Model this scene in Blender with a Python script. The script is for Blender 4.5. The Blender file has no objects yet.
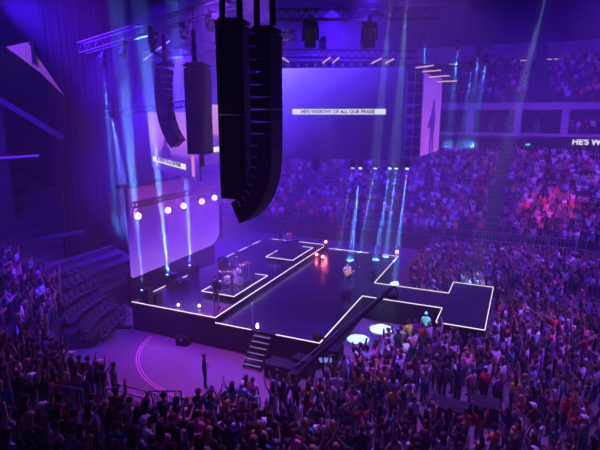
import bpy, bmesh, math, random
import numpy as np
from mathutils import Vector, Matrix
random.seed(7)
SC = bpy.context.scene
COL = SC.collection
R = math.radians

# ------------------------------------------------------------------ camera, world, exposure
CAMH = 13.0
cam_d = bpy.data.cameras.new('camera'); cam = bpy.data.objects.new('camera', cam_d); COL.objects.link(cam)
cam_d.sensor_width = 36.0; cam_d.lens = 36.0 * 500 / 600; cam_d.clip_start = 0.1; cam_d.clip_end = 400
PITCH = math.atan(112 / 500.0); YAW = R(24.0)
cam.location = (0, 0, CAMH); cam.rotation_euler = (math.pi / 2 - PITCH, 0, YAW)
SC.camera = cam
SC.view_settings.view_transform = 'Standard'; SC.view_settings.look = 'None'
SC.view_settings.gamma = 1.0; SC.view_settings.use_curve_mapping = False
SC.view_settings.exposure = 0.0
SC.cycles.use_denoising = True
SC.cycles.max_bounces = 4; SC.cycles.diffuse_bounces = 2; SC.cycles.glossy_bounces = 2
SC.cycles.volume_bounces = 0; SC.cycles.transparent_max_bounces = 4
SC.cycles.use_light_tree = True; SC.cycles.sample_clamp_indirect = 3.0; SC.cycles.sample_clamp_direct = 0.0
W = bpy.data.worlds.new('arena_dark'); SC.world = W; W.use_nodes = True
W.node_tree.nodes['Background'].inputs[0].default_value = (0.045, 0.006, 1.0, 1)
W.node_tree.nodes['Background'].inputs[1].default_value = 0.17
HAZE_DENSITY = 0.0045; STAGE_HAZE = 0.011

fw = Vector((-math.sin(YAW) * math.cos(PITCH), math.cos(YAW) * math.cos(PITCH), -math.sin(PITCH)))
rt = Vector((math.cos(YAW), math.sin(YAW), 0)); upv = rt.cross(fw)
def proj(p):
    v = Vector(p) - Vector((0, 0, CAMH)); w = v.dot(fw)
    if w < 0.1: return (-9999, -9999, w)
    return (300 + 500 * v.dot(rt) / w, 225 - 500 * v.dot(upv) / w, w)

def lamp(kind, name, loc, target=None, power=100, color=(1, 1, 1), angle=30, radius=0.15, blend=0.4, parent=None):
    d = bpy.data.lights.new(name, kind); d.energy = power; d.color = color
    d.shadow_soft_size = radius
    if kind == 'SPOT': d.spot_size = R(angle); d.spot_blend = blend
    o = bpy.data.objects.new(name, d); COL.objects.link(o); o.location = loc
    if target is not None:
        o.rotation_euler = (Vector(target) - Vector(loc)).to_track_quat('-Z', 'Y').to_euler()
    if parent is not None:
        o.parent = parent; o.matrix_parent_inverse = Matrix.Translation(parent.location).inverted()
    return o

BLUE = (0.07, 0.008, 1.0); PURP = (0.38, 0.105, 1.0); MAG = (0.62, 0.015, 0.80); VIO = (0.20, 0.03, 1.0)
CYAN = (0.09, 0.32, 1.0)
# large wash lamps mostly out of frame; many blue ones are added haze fill
WASHES = [
    # loc, target, power, colour, cone
    ((9, 28, 26), (4, 32, 1), 95000, PURP, 70),          # crowd right of the catwalk
    ((-5, 23, 22), (-3, 16, 1), 21000, PURP, 62),           # crowd nearest the camera, from the stage
    ((12, 38, 26), (-1, 54, 4), 26000, PURP, 66),           # far stand
    ((-17, 15, 22), (-15.0, 19.2, 0), 18000, MAG, 34),     # empty floor before the stage
    ((-14, 27, 21), (-12, 9, 4), 12000, PURP, 46),         # left half of the near stand
    ((-16, 26, 20), (-22, 17, 3), 14000, VIO, 70),          # left corner crowd
    ((-20, 34, 19), (-18, 30, 1.8), 7000, BLUE, 90),
    ((-10, 34, 21), (-11, 30, 1.5), 9000, BLUE, 80),
    ((-25, 34, 18), (-25.5, 30, 0), 60000, BLUE, 90),
    ((-20, 10, 23), (-28, 22, 10), 45000, BLUE, 95),  # unseen blue lamp added to lift the haze at left
    ((-18, 48, 23), (-18, 44, 0), 38000, BLUE, 120),
    ((10, 34, 24), (4, 44, 6), 26000, BLUE, 120),
    ((22, 46, 21), (-20, 50, 19), 75000, BLUE, 60),        # unseen side lamps added to brighten the haze under the roof
    ((-40, 52, 20), (0, 50, 19), 60000, BLUE, 60),
    ((-27, 20, 19), (-20, 40, 12), 55000, BLUE, 80),
    ((6, 40, 22), (2.6, 52, 4.0), 30000, (1.0, 0.04, 0.07), 19),
    ((8, 50, 24), (2, 66, 15), 5000, VIO, 80),
    ((-13.5, 20, 19), (-16.4, 26.8, 2), 26000, (.8, .45, 1.0), 14),   # drum kit
    ((-13.5, 28, 19), (-16.5, 35, 2), 9000, (.8, .35, 1.0), 14),     # keyboards
    ((2, 27, 23), (-5.5, 34.6, 1.2), 12000, (.8, .25, 1.0), 12),   # pit crowd behind the catwalk
    ((7, 24, 24), (1.2, 30, 1.5), 14000, (.8, .2, 1.0), 16),       # raised hands right of the catwalk end
    ((-9, 20, 19), (-10.1, 30.5, 2.4), 26000, (.8, .6, 1.0), 6),      # guitarist
]
for i, (l, t, p, c, a) in enumerate(WASHES):
    lamp('SPOT', 'wash_lamp', l, t, p, c, a, 0.4, 0.8)

# ------------------------------------------------------------------ materials
def nodemat(name):
    m = bpy.data.materials.new(name); m.use_nodes = True
    return m, m.node_tree, m.node_tree.nodes['Principled BSDF']
def mat(name, col, rough=0.6, metal=0.0, var=0.25, scale=6.0, bump=0.0, spec=0.5):
    m, nt, b = nodemat(name)
    tc = nt.nodes.new('ShaderNodeTexCoord'); nz = nt.nodes.new('ShaderNodeTexNoise'); nz.inputs['Scale'].default_value = scale
    nz.inputs['Detail'].default_value = 4
    nt.links.new(tc.outputs['Object'], nz.inputs['Vector'])
    mx = nt.nodes.new('ShaderNodeMix'); mx.data_type = 'RGBA'
    mx.inputs[6].default_value = (*[c * (1 - var) for c in col], 1); mx.inputs[7].default_value = (*[min(1, c * (1 + var)) for c in col], 1)
    nt.links.new(nz.outputs['Fac'], mx.inputs[0]); nt.links.new(mx.outputs[2], b.inputs['Base Color'])
    b.inputs['Roughness'].default_value = rough; b.inputs['Metallic'].default_value = metal
    b.inputs['Specular IOR Level'].default_value = spec
    if bump:
        bp = nt.nodes.new('ShaderNodeBump'); bp.inputs['Strength'].default_value = bump
        nt.links.new(nz.outputs['Fac'], bp.inputs['Height']); nt.links.new(bp.outputs[0], b.inputs['Normal'])
    return m
def emat(name, col, strength=1.0):
    m, nt, b = nodemat(name)
    b.inputs['Base Color'].default_value = (0.02, 0.02, 0.02, 1)
    b.inputs['Emission Color'].default_value = (*col, 1); b.inputs['Emission Strength'].default_value = strength
    return m
def tint_mat(name, rough=0.85, scale=9.0, randomise=False):
    m, nt, b = nodemat(name)
    oi = nt.nodes.new('ShaderNodeObjectInfo'); tc = nt.nodes.new('ShaderNodeTexCoord')
    nz = nt.nodes.new('ShaderNodeTexNoise'); nz.inputs['Scale'].default_value = scale
    nt.links.new(tc.outputs['Object'], nz.inputs['Vector'])
    mr = nt.nodes.new('ShaderNodeMapRange'); mr.inputs[3].default_value = 0.7; mr.inputs[4].default_value = 1.25
    nt.links.new(nz.outputs['Fac'], mr.inputs[0])
    mx = nt.nodes.new('ShaderNodeVectorMath'); mx.operation = 'SCALE'
    nt.links.new(oi.outputs['Color'], mx.inputs[0]); nt.links.new(mr.outputs[0], mx.inputs['Scale'])
    nt.links.new(mx.outputs[0], b.inputs['Base Color']); b.inputs['Roughness'].default_value = rough
    b.inputs['Specular IOR Level'].default_value = 0.3
    return m
def screen_mat(name, stops, axis, lo, hi, blob=None, strength=1.0):
    """stops along one object axis -> emission; a display's own picture"""
    m, nt, b = nodemat(name)
    b.inputs['Base Color'].default_value = (0.01, 0.01, 0.012, 1); b.inputs['Roughness'].default_value = 0.5
    tc = nt.nodes.new('ShaderNodeTexCoord'); sx = nt.nodes.new('ShaderNodeSeparateXYZ'); nt.links.new(tc.outputs['Object'], sx.inputs[0])
    mr = nt.nodes.new('ShaderNodeMapRange'); mr.inputs[1].default_value = lo; mr.inputs[2].default_value = hi
    if isinstance(axis, tuple):                       # weighted sum of x and z
        a1 = nt.nodes.new('ShaderNodeMath'); a1.operation = 'MULTIPLY'; a1.inputs[1].default_value = axis[0]; nt.links.new(sx.outputs[0], a1.inputs[0])
        a2 = nt.nodes.new('ShaderNodeMath'); a2.operation = 'MULTIPLY_ADD'; a2.inputs[1].default_value = axis[1]
        nt.links.new(sx.outputs[2], a2.inputs[0]); nt.links.new(a1.outputs[0], a2.inputs[2]); nt.links.new(a2.outputs[0], mr.inputs[0])
    else:
        nt.links.new(sx.outputs[axis], mr.inputs[0])
    cr = nt.nodes.new('ShaderNodeValToRGB'); nt.links.new(mr.outputs[0], cr.inputs[0])
    el = cr.color_ramp.elements
    while len(el) < len(stops): el.new(0.5)
    for e, (p, c) in zip(el, stops): e.position = p; e.color = (*c, 1)
    nt.links.new(cr.outputs[0], b.inputs['Emission Color']); b.inputs['Emission Strength'].default_value = strength
    return m

M = dict(
    deck=mat('stage_deck_gloss', (0.030, 0.028, 0.040), 0.22, 0, 0.3, 1.2),
    skirt=mat('stage_skirt_cloth', (0.018, 0.016, 0.022), 0.9, 0, 0.3, 5),
    floor=mat('arena_floor', (0.15, 0.145, 0.15), 0.55, 0, 0.22, 0.8),
    carpet=mat('floor_cover', (0.22, 0.215, 0.22), 0.7, 0, 0.12, 3),
    conc=mat('bowl_concrete', (0.05, 0.05, 0.055), 0.85, 0, 0.3, 1.5),
    fascia=mat('pale_fascia', (0.36, 0.33, 0.36), 0.6, 0, 0.1, 2),
    wall=mat('arena_wall', (0.05, 0.05, 0.06), 0.9, 0, 0.3, 0.6),
    roof=mat('roof_deck', (0.035, 0.035, 0.045), 0.9, 0, 0.3, 0.5),
    black=mat('black_paint', (0.010, 0.010, 0.012), 0.75, 0, 0.3, 8),
    cab=mat('speaker_cabinet', (0.010, 0.010, 0.012), 0.65, 0, 0.3, 10),
    grille=mat('speaker_grille', (0.016, 0.016, 0.018), 0.5, 0.4, 0.4, 40),
    alu=mat('truss_aluminium', (0.05, 0.05, 0.055), 0.6, 0.3, 0.2, 8),
    steel=mat('bright_steel', (0.55, 0.55, 0.58), 0.3, 0.9, 0.2, 8),
    seat=mat('seat_plastic', (0.07, 0.07, 0.09), 0.45, 0, 0.2, 5),
    drum=mat('drum_shell', (0.55, 0.50, 0.55), 0.3, 0, 0.2, 5),
    skinhead=mat('drum_head', (0.75, 0.73, 0.75), 0.5, 0, 0.1, 5),
    brass=mat('cymbal_brass', (0.70, 0.48, 0.18), 0.25, 0.9, 0.2, 5),
    wood=mat('guitar_wood', (0.75, 0.52, 0.22), 0.35, 0, 0.2, 5),
    banner=mat('banner_cloth', (0.34, 0.22, 0.12), 0.8, 0, 0.15, 3),
    led=emat('edge_led', (1.0, 0.84, 0.95), 1.25),
    ledv=emat('tread_led', (0.55, 0.42, 1.0), 0.55),
    white=emat('caption_white', (1.0, 1.0, 1.0), 1.0),
    ink=mat('caption_ink', (0.01, 0.01, 0.03), 0.9, 0, 0.1, 5, spec=0.0),
    pinkl=emat('wash_lens_pink', (1.0, 0.55, 0.95), 4.0),
    redl=emat('lens_red', (1.0, 0.22, 0.16), 7.0),
    footl=emat('foot_lens', (1.0, 0.72, 1.0), 3.5),
    beaml=emat('beam_lens', (0.35, 0.7, 1.0), 3.0),
    barl=emat('batten_pink', (1.0, 0.55, 0.62), 1.0),
    tubel=emat('roof_tube', (0.65, 0.65, 1.0), 0.7),
    yell=emat('strip_yellow', (1.0, 0.75, 0.55), 0.8),
    redstep=emat('step_red', (1.0, 0.05, 0.12), 0.5),
    green=emat('sign_green', (0.2, 0.9, 0.8), 0.8),
    pinkline=mat('floor_line_pink', (0.95, 0.50, 0.62), 0.5, 0, 0.1, 4),
    tint=tint_mat('clothing_fabric'), hairm=tint_mat('hair_strands', 0.6, 40), skin=tint_mat('skin_tone', 0.6, 5),
    shoe=mat('shoe_leather', (0.04, 0.04, 0.045), 0.5, 0, 0.3, 9), eye=mat('eye_dark', (0.02, 0.015, 0.015), 0.3, 0, 0.1, 5),
    lip=mat('lip', (0.35, 0.12, 0.11), 0.6, 0, 0.1, 5),
)

# ------------------------------------------------------------------ mesh helpers
class MB:
    def __init__(s): s.v = []; s.f = []; s.m = []
    def add(s, vs, fs, mi=0):
        n = len(s.v); s.v += [tuple(v) for v in vs]; s.f += [tuple(i + n for i in f) for f in fs]; s.m += [mi] * len(fs); return s
    def box(s, c, size, rot=None, mi=0):
        hx, hy, hz = size[0] / 2, size[1] / 2, size[2] / 2
        vs = [Vector((x, y, z)) for x in (-hx, hx) for y in (-hy, hy) for z in (-hz, hz)]
        if rot is not None: vs = [rot @ v for v in vs]
        c = Vector(c)
        return s.add([v + c for v in vs], [(0, 1, 3, 2), (4, 6, 7, 5), (0, 4, 5, 1), (2, 3, 7, 6), (0, 2, 6, 4), (1, 5, 7, 3)], mi)
    def tube(s, a, b, r, r2=None, n=8, mi=0, cap=True):
        a = Vector(a); b = Vector(b); d = b - a
        if d.length < 1e-6: return s
        r2 = r if r2 is None else r2; q = d.to_track_quat('Z', 'Y')
        vs = []
        for p, rr in ((a, r), (b, r2)):
            for i in range(n):
                t = 2 * math.pi * (i + .5) / n; vs.append(p + q @ Vector((rr * math.cos(t), rr * math.sin(t), 0)))
        fs = [(i, (i + 1) % n, n + (i + 1) % n, n + i) for i in range(n)]
        if cap: fs += [tuple(range(n - 1, -1, -1)), tuple(range(n, 2 * n))]
        return s.add(vs, fs, mi)
    def bar(s, a, b, w, h, mi=0):
        a = Vector(a); b = Vector(b); d = b - a; q = d.to_track_quat('Y', 'Z').to_matrix()
        return s.box((a + b) / 2, (w, d.length, h), q, mi)
    def lathe(s, prof, c=(0, 0, 0), n=16, rot=None, mi=0):
        vs = []; c = Vector(c)
        for r, z in prof:
            for i in range(n):
                t = 2 * math.pi * i / n; v = Vector((r * math.cos(t), r * math.sin(t), z)); vs.append((rot @ v if rot is not None else v) + c)
        fs = []
        for k in range(len(prof) - 1):
            for i in range(n): fs.append((k * n + i, k * n + (i + 1) % n, (k + 1) * n + (i + 1) % n, (k + 1) * n + i))
        fs += [tuple(range(n - 1, -1, -1)), tuple(range((len(prof) - 1) * n, len(prof) * n))]
        return s.add(vs, fs, mi)
    def prism(s, pts, z0, z1, mi=0):
        n = len(pts); vs = [(x, y, z0) for x, y in pts] + [(x, y, z1) for x, y in pts]
        return s.add(vs, [tuple(range(n - 1, -1, -1)), tuple(range(n, 2 * n))] + [(i, (i + 1) % n, n + (i + 1) % n, n + i) for i in range(n)], mi)
    def mesh(s, name, mats, smooth=False):
        me = bpy.data.meshes.new(name); me.from_pydata(s.v, [], s.f)
        for m in (mats if isinstance(mats, (list, tuple)) else [mats]): me.materials.append(m)
        me.polygons.foreach_set('material_index', s.m)
        bm = bmesh.new(); bm.from_mesh(me); bmesh.ops.recalc_face_normals(bm, faces=bm.faces); bm.to_mesh(me); bm.free()
        if smooth: me.polygons.foreach_set('use_smooth', [True] * len(me.polygons))
        me.update(); return me
    def obj(s, name, mats, parent=None, loc=(0, 0, 0), rz=0.0, smooth=False, bevel=0.0):
        return put(name, s.mesh(name, mats, smooth), parent, loc, rz, bevel)
def put(name, me, parent=None, loc=(0, 0, 0), rz=0.0, bevel=0.0):
    o = bpy.data.objects.new(name, me); COL.objects.link(o); o.location = loc; o.rotation_euler = (0, 0, rz); o.parent = parent
    if bevel:
        b = o.modifiers.new('bevel', 'BEVEL'); b.width = bevel; b.segments = 2; b.limit_method = 'ANGLE'
    return o
def tag(o, label, cat, group=None, kind=None):
    o['label'] = label; o['category'] = cat
    if group: o['group'] = group
    if kind: o['kind'] = kind
    return o
def thing(name, label, cat, loc=(0, 0, 0), rz=0.0, group=None):
    o = bpy.data.objects.new(name, None); COL.objects.link(o); o.location = loc; o.rotation_euler = (0, 0, rz); o.empty_display_size = 0.2
    return tag(o, label, cat, group)
def struct(o): o['kind'] = 'structure'; return o
def copy_tree(o, parent=None):
    c = o.copy(); COL.objects.link(c)
    if parent is not None: c.parent = parent
    for ch in list(o.children): copy_tree(ch, c)
    return c
def text_mesh(s, size, depth=0.01, bold=0.0):
    cu = bpy.data.curves.new('lettering', 'FONT'); cu.body = s; cu.size = size; cu.extrude = depth; cu.offset = bold; cu.align_x = 'LEFT'
    o = bpy.data.objects.new('lettering', cu); COL.objects.link(o)
    dg = bpy.context.evaluated_depsgraph_get(); me = bpy.data.meshes.new_from_object(o.evaluated_get(dg))
    bpy.data.objects.remove(o); bpy.data.curves.remove(cu)
    return me

# ------------------------------------------------------------------ the arena shell
ROWS, PITCHROW, Z0, DZ = 16, 0.88, 1.4, 0.41
YN, CXL, RC0 = 14.2, -15.0, 9.6          # near stand front, corner centre, corner radius
CYN, CYF = YN + RC0, 47.8 - RC0
def bowl_path(off):
    """plan of a seating row at distance off behind the front row"""
    pts = [(26, YN - off), (CXL, YN - off)]
    r = RC0 + off
    pts += [(CXL + r * math.cos(R(a)), CYN + r * math.sin(R(a))) for a in range(264, 180, -6)]
    pts += [(CXL - r, CYN), (CXL - r, 28), (-36 - off, 36), (-36 - off, 43)]
    pts += [(-32 + (4 + off) * math.cos(R(a)), 43.8 + (4 + off) * math.sin(R(a))) for a in range(170, 90, -10)]
    return pts + [(-32, 47.8 + off), (26, 47.8 + off)]
m = MB(); prof = [(0, 0.0), (0, Z0)]
for k in range(ROWS):
    prof.append(((k + 1) * PITCHROW, Z0 + k * DZ))
    prof.append(((k + 1) * PITCHROW, Z0 + (k + 1) * DZ))
prof.append((ROWS * PITCHROW + 1.0, Z0 + ROWS * DZ))
lines = [[(x, y, z) for x, y in bowl_path(o)] for o, z in prof]; n = len(lines[0])
m.add([p for l in lines for p in l], [(a * n + i, a * n + i + 1, (a + 1) * n + i + 1, (a + 1) * n + i) for a in range(len(lines) - 1) for i in range(n - 1)])
struct(m.obj('seating_terrace', M['conc']))
OUT = ROWS * PITCHROW + 1.0; ZB = Z0 + ROWS * DZ
m = MB(); m.box((-12, 30, -0.1), (90, 110, 0.2)); struct(m.obj('floor', M['floor']))
# walls: far side behind the concourse, left end, and the roof
m = MB(); m.box((-9, 76.3, 13), (78, 0.6, 28)); struct(m.obj('wall_far', M['wall']))
m = MB(); m.box((-48.3, 30, 13), (0.6, 96, 28)); struct(m.obj('wall_left', M['wall']))
m = MB(); m.box((-9, 30, 27.2), (80, 96, 0.5))
for y in range(-12, 76, 8): m.box((-9, y, 26.4), (80, 0.5, 1.2))
for x in range(-44, 30, 9): m.box((x, 30, 26.6), (0.4, 96, 0.8))
struct(m.obj('ceiling', M['roof']))
# far side: suite wall, club balcony, columns, upper deck
YF = 47.8 + OUT
m = MB(); m.box((-9, YF + 0.2, (ZB + 10.5) / 2), (78, 0.4, 10.5 - ZB)); struct(m.obj('wall_suites', mat('suite_beam_absorber', (.008, .008, .01), .95, 0, .3, 3, spec=.1)))  # suite wall coloured near black, added to dim the beam hits
m = MB(); m.box((-9, YF + 4.5, 10.4), (78, 9.6, 0.4)); struct(m.obj('floor_club', M['conc']))
m = MB(); m.box((-9, YF - 0.35, 10.62), (78, 0.16, 0.34)); struct(m.obj('trim_club_rail', M['fascia']))
m = MB(); m.box((-9, YF + 0.2, 13.75), (78, 0.5, 0.75)); struct(m.obj('trim_upper_fascia', M['fascia']))
m = MB(); m.box((-9, YF + 8.8, 12.0), (78, 0.3, 3.2)); struct(m.obj('wall_club', M['wall']))
m = MB(); UP0, UPZ, UPR, UPD, UPH = YF + 0.5, 13.9, 12, 0.85, 0.46
pr = [(UP0, UPZ - .6), (UP0, UPZ)]
for k in range(UPR): pr += [(UP0 + (k + 1) * UPD, UPZ + k * UPH), (UP0 + (k + 1) * UPD, UPZ + (k + 1) * UPH)]
pr += [(76, UPZ + UPR * UPH)]
m.add([p for y, z in pr for p in ((-48, y, z), (30, y, z))], [(2 * i, 2 * i + 1, 2 * i + 3, 2 * i + 2) for i in range(len(pr) - 1)])
struct(m.obj('upper_terrace', M['conc']))
for i, x in enumerate((-20, -13, -6.2, -1.0, 3.75, 8.5)):
    m = MB(); m.box((x, YF + 0.15, 12.0), (0.75, 0.6, 2.8)); struct(m.obj('column_club', M['fascia']))
m = MB(); m.box((-9, YF + 12.2, 20.9), (78, 0.5, 2.0)); struct(m.obj('beam_roof_edge', M['fascia']))
m = MB(); m.box((0.9, YF + 9.0, 20.6), (1.2, 1.0, 13 - 0.6 + 1)); 
struct(m.obj('column_upper', M['wall']))
# left end: dark corner wall over the stand with pale rails, black drape behind the stage
def corner_wall(off, z0, z1, a0, a1, th):
    mb = MB(); p = []
    for a in range(a0, a1 + 1, 4): p.append((math.cos(R(a)), math.sin(R(a))))
    r = RC0 + off
    for (x0, y0), (x1, y1) in zip(p, p[1:]):
        mb.add([(CXL + rr * x, CYN + rr * y, z) for rr in (r, r + th) for (x, y) in ((x0, y0), (x1, y1)) for z in (z0, z1)], [(0, 1, 3, 2), (4, 6, 7, 5), (0, 4, 5, 1), (2, 3, 7, 6), (0, 2, 6, 4), (1, 5, 7, 3)])
    return mb
struct(corner_wall(8.3, 3.5, 25, 180, 236, .4).obj('wall_left_corner', M['wall']))
m = MB(); m.bar((-25.9, 17.0, 10.65), (-24.6, 19.6, 10.7), .12, .12); struct(m.obj('trim_left_rail', M['fascia']))
m = MB(); m.bar((-25.7, 17.6, 14.2), (-23.95, 20.8, 11.6), .2, .3); struct(m.obj('trim_stair_parapet', M['wall']))
m = MB(); m.bar((-24.6, 18.9, 6.0), (-23.3, 21.0, 6.2), .5, .12); struct(m.obj('trim_entrance_slab', M['wall']))
mb = MB(); pv = None; pts = []
for i in range(181):
    f = i / 180; y = 24.0 + 20 * f; pts.append((-28.6 + .03 * math.sin(i * 1.25) + .02 * math.sin(i * 2.9), y))
n = len(pts); mb.add([(x, y, z) for z in (.1, 24) for x, y in pts] + [(x - .06, y, z) for z in (.1, 24) for x, y in pts], [(i, i + 1, n + i + 1, n + i) for i in range(n - 1)] + [(2 * n + i, 2 * n + i + 1, 3 * n + i + 1, 3 * n + i) for i in range(n - 1)])
dr = thing('stage_drape', 'tall black pleated drape hanging behind the video backdrop', 'curtain', (0, 0, 0))
mb.obj('cloth', mat('drape_cloth', (.007, .007, .009), .95, 0, .3, 3, spec=.1), dr); MB().tube((-28.6, 24, 24.1), (-28.6, 44, 24.1), .06).obj('pipe', M['alu'], dr)

# haze filling the hall
hm = bpy.data.materials.new('stage_haze'); hm.use_nodes = True; nt = hm.node_tree
for nd in list(nt.nodes):
    if nd.type != 'OUTPUT_MATERIAL': nt.nodes.remove(nd)
vs = nt.nodes.new('ShaderNodeVolumeScatter'); vs.inputs['Density'].default_value = HAZE_DENSITY
vs.inputs['Color'].default_value = (0.9, 0.9, 1.0, 1); vs.inputs['Anisotropy'].default_value = 0.25
nt.links.new(vs.outputs[0], [nd for nd in nt.nodes if nd.type == 'OUTPUT_MATERIAL'][0].inputs['Volume'])
hm.cycles.homogeneous_volume = True
m = MB(); m.box((-9, 30, 13), (82, 98, 28.6)); hz = m.obj('haze', hm)
tag(hz, 'thin blue lit theatrical haze filling the whole arena', 'haze', kind='stuff')

hm2 = hm.copy(); hm2.name = 'denser_stage_haze'
[nd for nd in hm2.node_tree.nodes if nd.type == 'VOLUME_SCATTER'][0].inputs['Density'].default_value = STAGE_HAZE
hm2.cycles.homogeneous_volume = True
bm = bmesh.new(); bmesh.ops.create_icosphere(bm, subdivisions=4, radius=1.0)
for v in bm.verts: v.co = Vector((v.co.x * 20 - 15, v.co.y * 15 + 36, v.co.z * 12.5 + 10.5))
bmesh.ops.recalc_face_normals(bm, faces=bm.faces)
me = bpy.data.meshes.new('haze'); bm.to_mesh(me); bm.free(); me.materials.append(hm2)
tag(put('haze', me), 'denser bank of blue haze hanging over the stage and screens', 'haze', kind='stuff')

# ------------------------------------------------------------------ stage
LD, CD = 1.8, 1.5           # left deck and centre deck heights
def deck(name, pts, z, label):
    t = thing(name, label, 'stage')
    MB().prism(pts, z - 0.06, z).obj('deck_top', M['deck'], t)
    ins = MB()
    n = len(pts); cx = sum(p[0] for p in pts) / n; cy = sum(p[1] for p in pts) / n
    for i in range(n):
        a, b = pts[i], pts[(i + 1) % n]; ins.add([(a[0], a[1], 0), (b[0], b[1], 0), (b[0], b[1], z - .06), (a[0], a[1], z - .06)], [(0, 1, 2, 3)])
    ins.obj('skirt', M['skirt'], t)
    return t
def led(t, segs, z, w=0.045):
    for a, b in segs:
        MB().bar((a[0], a[1], z + .012), (b[0], b[1], z + .012), w, 0.04).obj('led_strip', M['led'], t)
st = deck('stage_deck', [(-21, 22), (-15, 22), (-15, 39.4), (-21, 39.4)], LD, 'raised band deck of the stage in front of the curved video backdrop')
led(st, [((-21, 22.0), (-15, 22.0)), ((-15, 22.0), (-15, 39.3)), ((-20.95, 23.3), (-20.95, 28.4)), ((-20.95, 32.4), (-20.95, 33.8)), ((-20.95, 34.6), (-20.95, 36.0)), ((-20.95, 36.9), (-20.95, 38.2)), ((-20.3, 39.3), (-18.9, 39.3)), ((-17.6, 39.35), (-15, 39.35))], LD)
c = deck('stage_deck', [(-15, 22), (-8.7, 22), (-8.7, 39.45), (-15, 39.45)], CD, 'glossy centre stage deck outlined with white strip lights')
led(c, [((-15, 22.0), (-12.7, 22.0)), ((-11.2, 22.0), (-8.7, 22.0)), ((-8.7, 22), (-8.7, 29.4)), ((-8.7, 32.2), (-8.7, 39.4)), ((-14.8, 39.4), (-11.2, 39.4)), ((-10, 39.4), (-8.7, 39.4))], CD)
wv = deck('stage_walkway', [(-8.69, 29.4), (-3.7, 29.4), (-3.7, 27.1), (-1.1, 27.1), (-1.1, 34.6), (-3.7, 34.6), (-3.7, 32.2), (-8.69, 32.2)], CD, 'T-shaped catwalk running out from the stage into the crowd')
led(wv, [((-8.7, 29.4), (-3.7, 29.4)), ((-3.7, 29.4), (-3.7, 27.1)), ((-3.7, 27.1), (-1.1, 27.1)), ((-1.1, 27.1), (-1.1, 34.6)), ((-1.1, 34.6), (-3.7, 34.6)), ((-3.7, 34.6), (-3.7, 32.2)), ((-3.7, 32.2), (-8.7, 32.2))], CD)
def riser(x0, x1, y0, y1, label):
    t = thing('drum_riser' if y0 < 30 else 'keyboard_riser', label, 'riser', ((x0 + x1) / 2, (y0 + y1) / 2, LD))
    hx, hy = (x1 - x0) / 2, (y1 - y0) / 2
    MB().box((0, 0, .27), (2 * hx, 2 * hy, .06)).obj('platform', M['deck'], t)
    for sx in (-1, 1):
        for sy in (-1, 0, 1): MB().tube((sx * (hx - .1), sy * (hy - .1), 0), (sx * (hx - .1), sy * (hy - .1), .25), .035).obj('leg', M['alu'], t)
    for a, b in (((-hx, -hy), (hx, -hy)), ((hx, -hy), (hx, hy)), ((hx, hy), (.2, hy)), ((-hx, -hy), (-hx, 0))):
        MB().bar((*a, .31), (*b, .31), .045, .04).obj('led_strip', M['led'], t)
    return t
riser(-17.7, -15.35, 24.6, 29.0, 'low drum riser edged with white light, under the drum kit')
riser(-17.6, -15.3, 33.0, 37.0, 'low riser edged with white light, under the keyboards')
# steps in front of the stage
t = thing('stage_steps', 'black six-tread steps with lit nosings against the stage front', 'steps', (-11.9, 21.95, 0))
for k in range(6):
    z = 1.35 - k * .22; y = -.12 - k * .22
    tr = MB().box((0, y, z), (1.0, .22, .05)).obj('tread', M['black'], t)
    MB().box((0, y - .115, z + .01), (1.0, .02, .03)).obj('nosing_light', M['ledv'], tr)
for s in (-1, 1): MB().bar((s * .52, 0, 1.3), (s * .52, -1.35, .06), .04, .16).obj('stringer', M['black'], t)

# curved video backdrop behind the band
t = thing('video_backdrop', 'large violet video wall with a rounded corner at the back of the stage', 'screen', (-23.2, 24.6, 0))
pts = []
Y1, ZB0, ZT = 10.6, 2.2, 8.2
rc = 1.5
pts = [(0.1, ZT), (0.1, ZB0)] + [(Y1 - rc + rc * math.sin(R(a)), ZB0 + rc * (1 - math.cos(R(a))) * .8) for a in range(0, 91, 10)] + [(Y1, ZT)]
mb = MB(); n = len(pts)
mb.add([(0, y, z) for y, z in pts] + [(-.25, y, z) for y, z in pts], [tuple(range(n)), tuple(range(2 * n - 1, n - 1, -1))] + [(i, n + i, n + (i + 1) % n, (i + 1) % n) for i in range(n)])
mb.obj('panel', screen_mat('backdrop_picture', [(0, (.30, .12, .85)), (.3, (.16, .05, .72)), (.55, (.05, .01, .42)), (.75, (.012, .002, .15)), (1, (.004, .001, .05))], 2, ZB0, ZT), t)
mb = MB(); mb.box((-.5, 5.2, 1.1), (.3, 10.2, 2.2)); mb.box((-.6, 5.2, 8.3), (.3, 10.6, .2)); mb.obj('support', M['black'], t)

# ------------------------------------------------------------------ hung scoreboard screens
def oriented(name, label, cat, a, b, z0, group=None):
    """root at left end a, local +x runs to b, local -y faces the viewer side"""
    d = Vector((b[0] - a[0], b[1] - a[1])); o = thing(name, label, cat, (a[0], a[1], z0), math.atan2(d.y, d.x), group)
    return o, d.length
def sil(pts, w, h, name, material, parent, y=-0.1):
    mb = MB(); n = len(pts)
    mb.add([(x * w, y, z * h) for x, z in pts] + [(x * w, y - .02, z * h) for x, z in pts], [tuple(range(n)), tuple(range(2 * n - 1, n - 1, -1))] + [(i, (i + 1) % n, n + (i + 1) % n, n + i) for i in range(n)])
    return mb.obj(name, material, parent)
def fit_text(s, w, parent, x, z, y, material, name='lettering', bold=0.0):
    me = text_mesh(s, 1.0, .01, bold); xs = [v.co.x for v in me.vertices]; k = w / (max(xs) - min(xs)); x0 = min(xs)
    for v in me.vertices: v.co = Vector(((v.co.x - x0) * k + x, y - v.co.z * .5, v.co.y * k + z))
    me.materials.clear(); me.materials.append(material)
    return put(name, me, parent)
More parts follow.
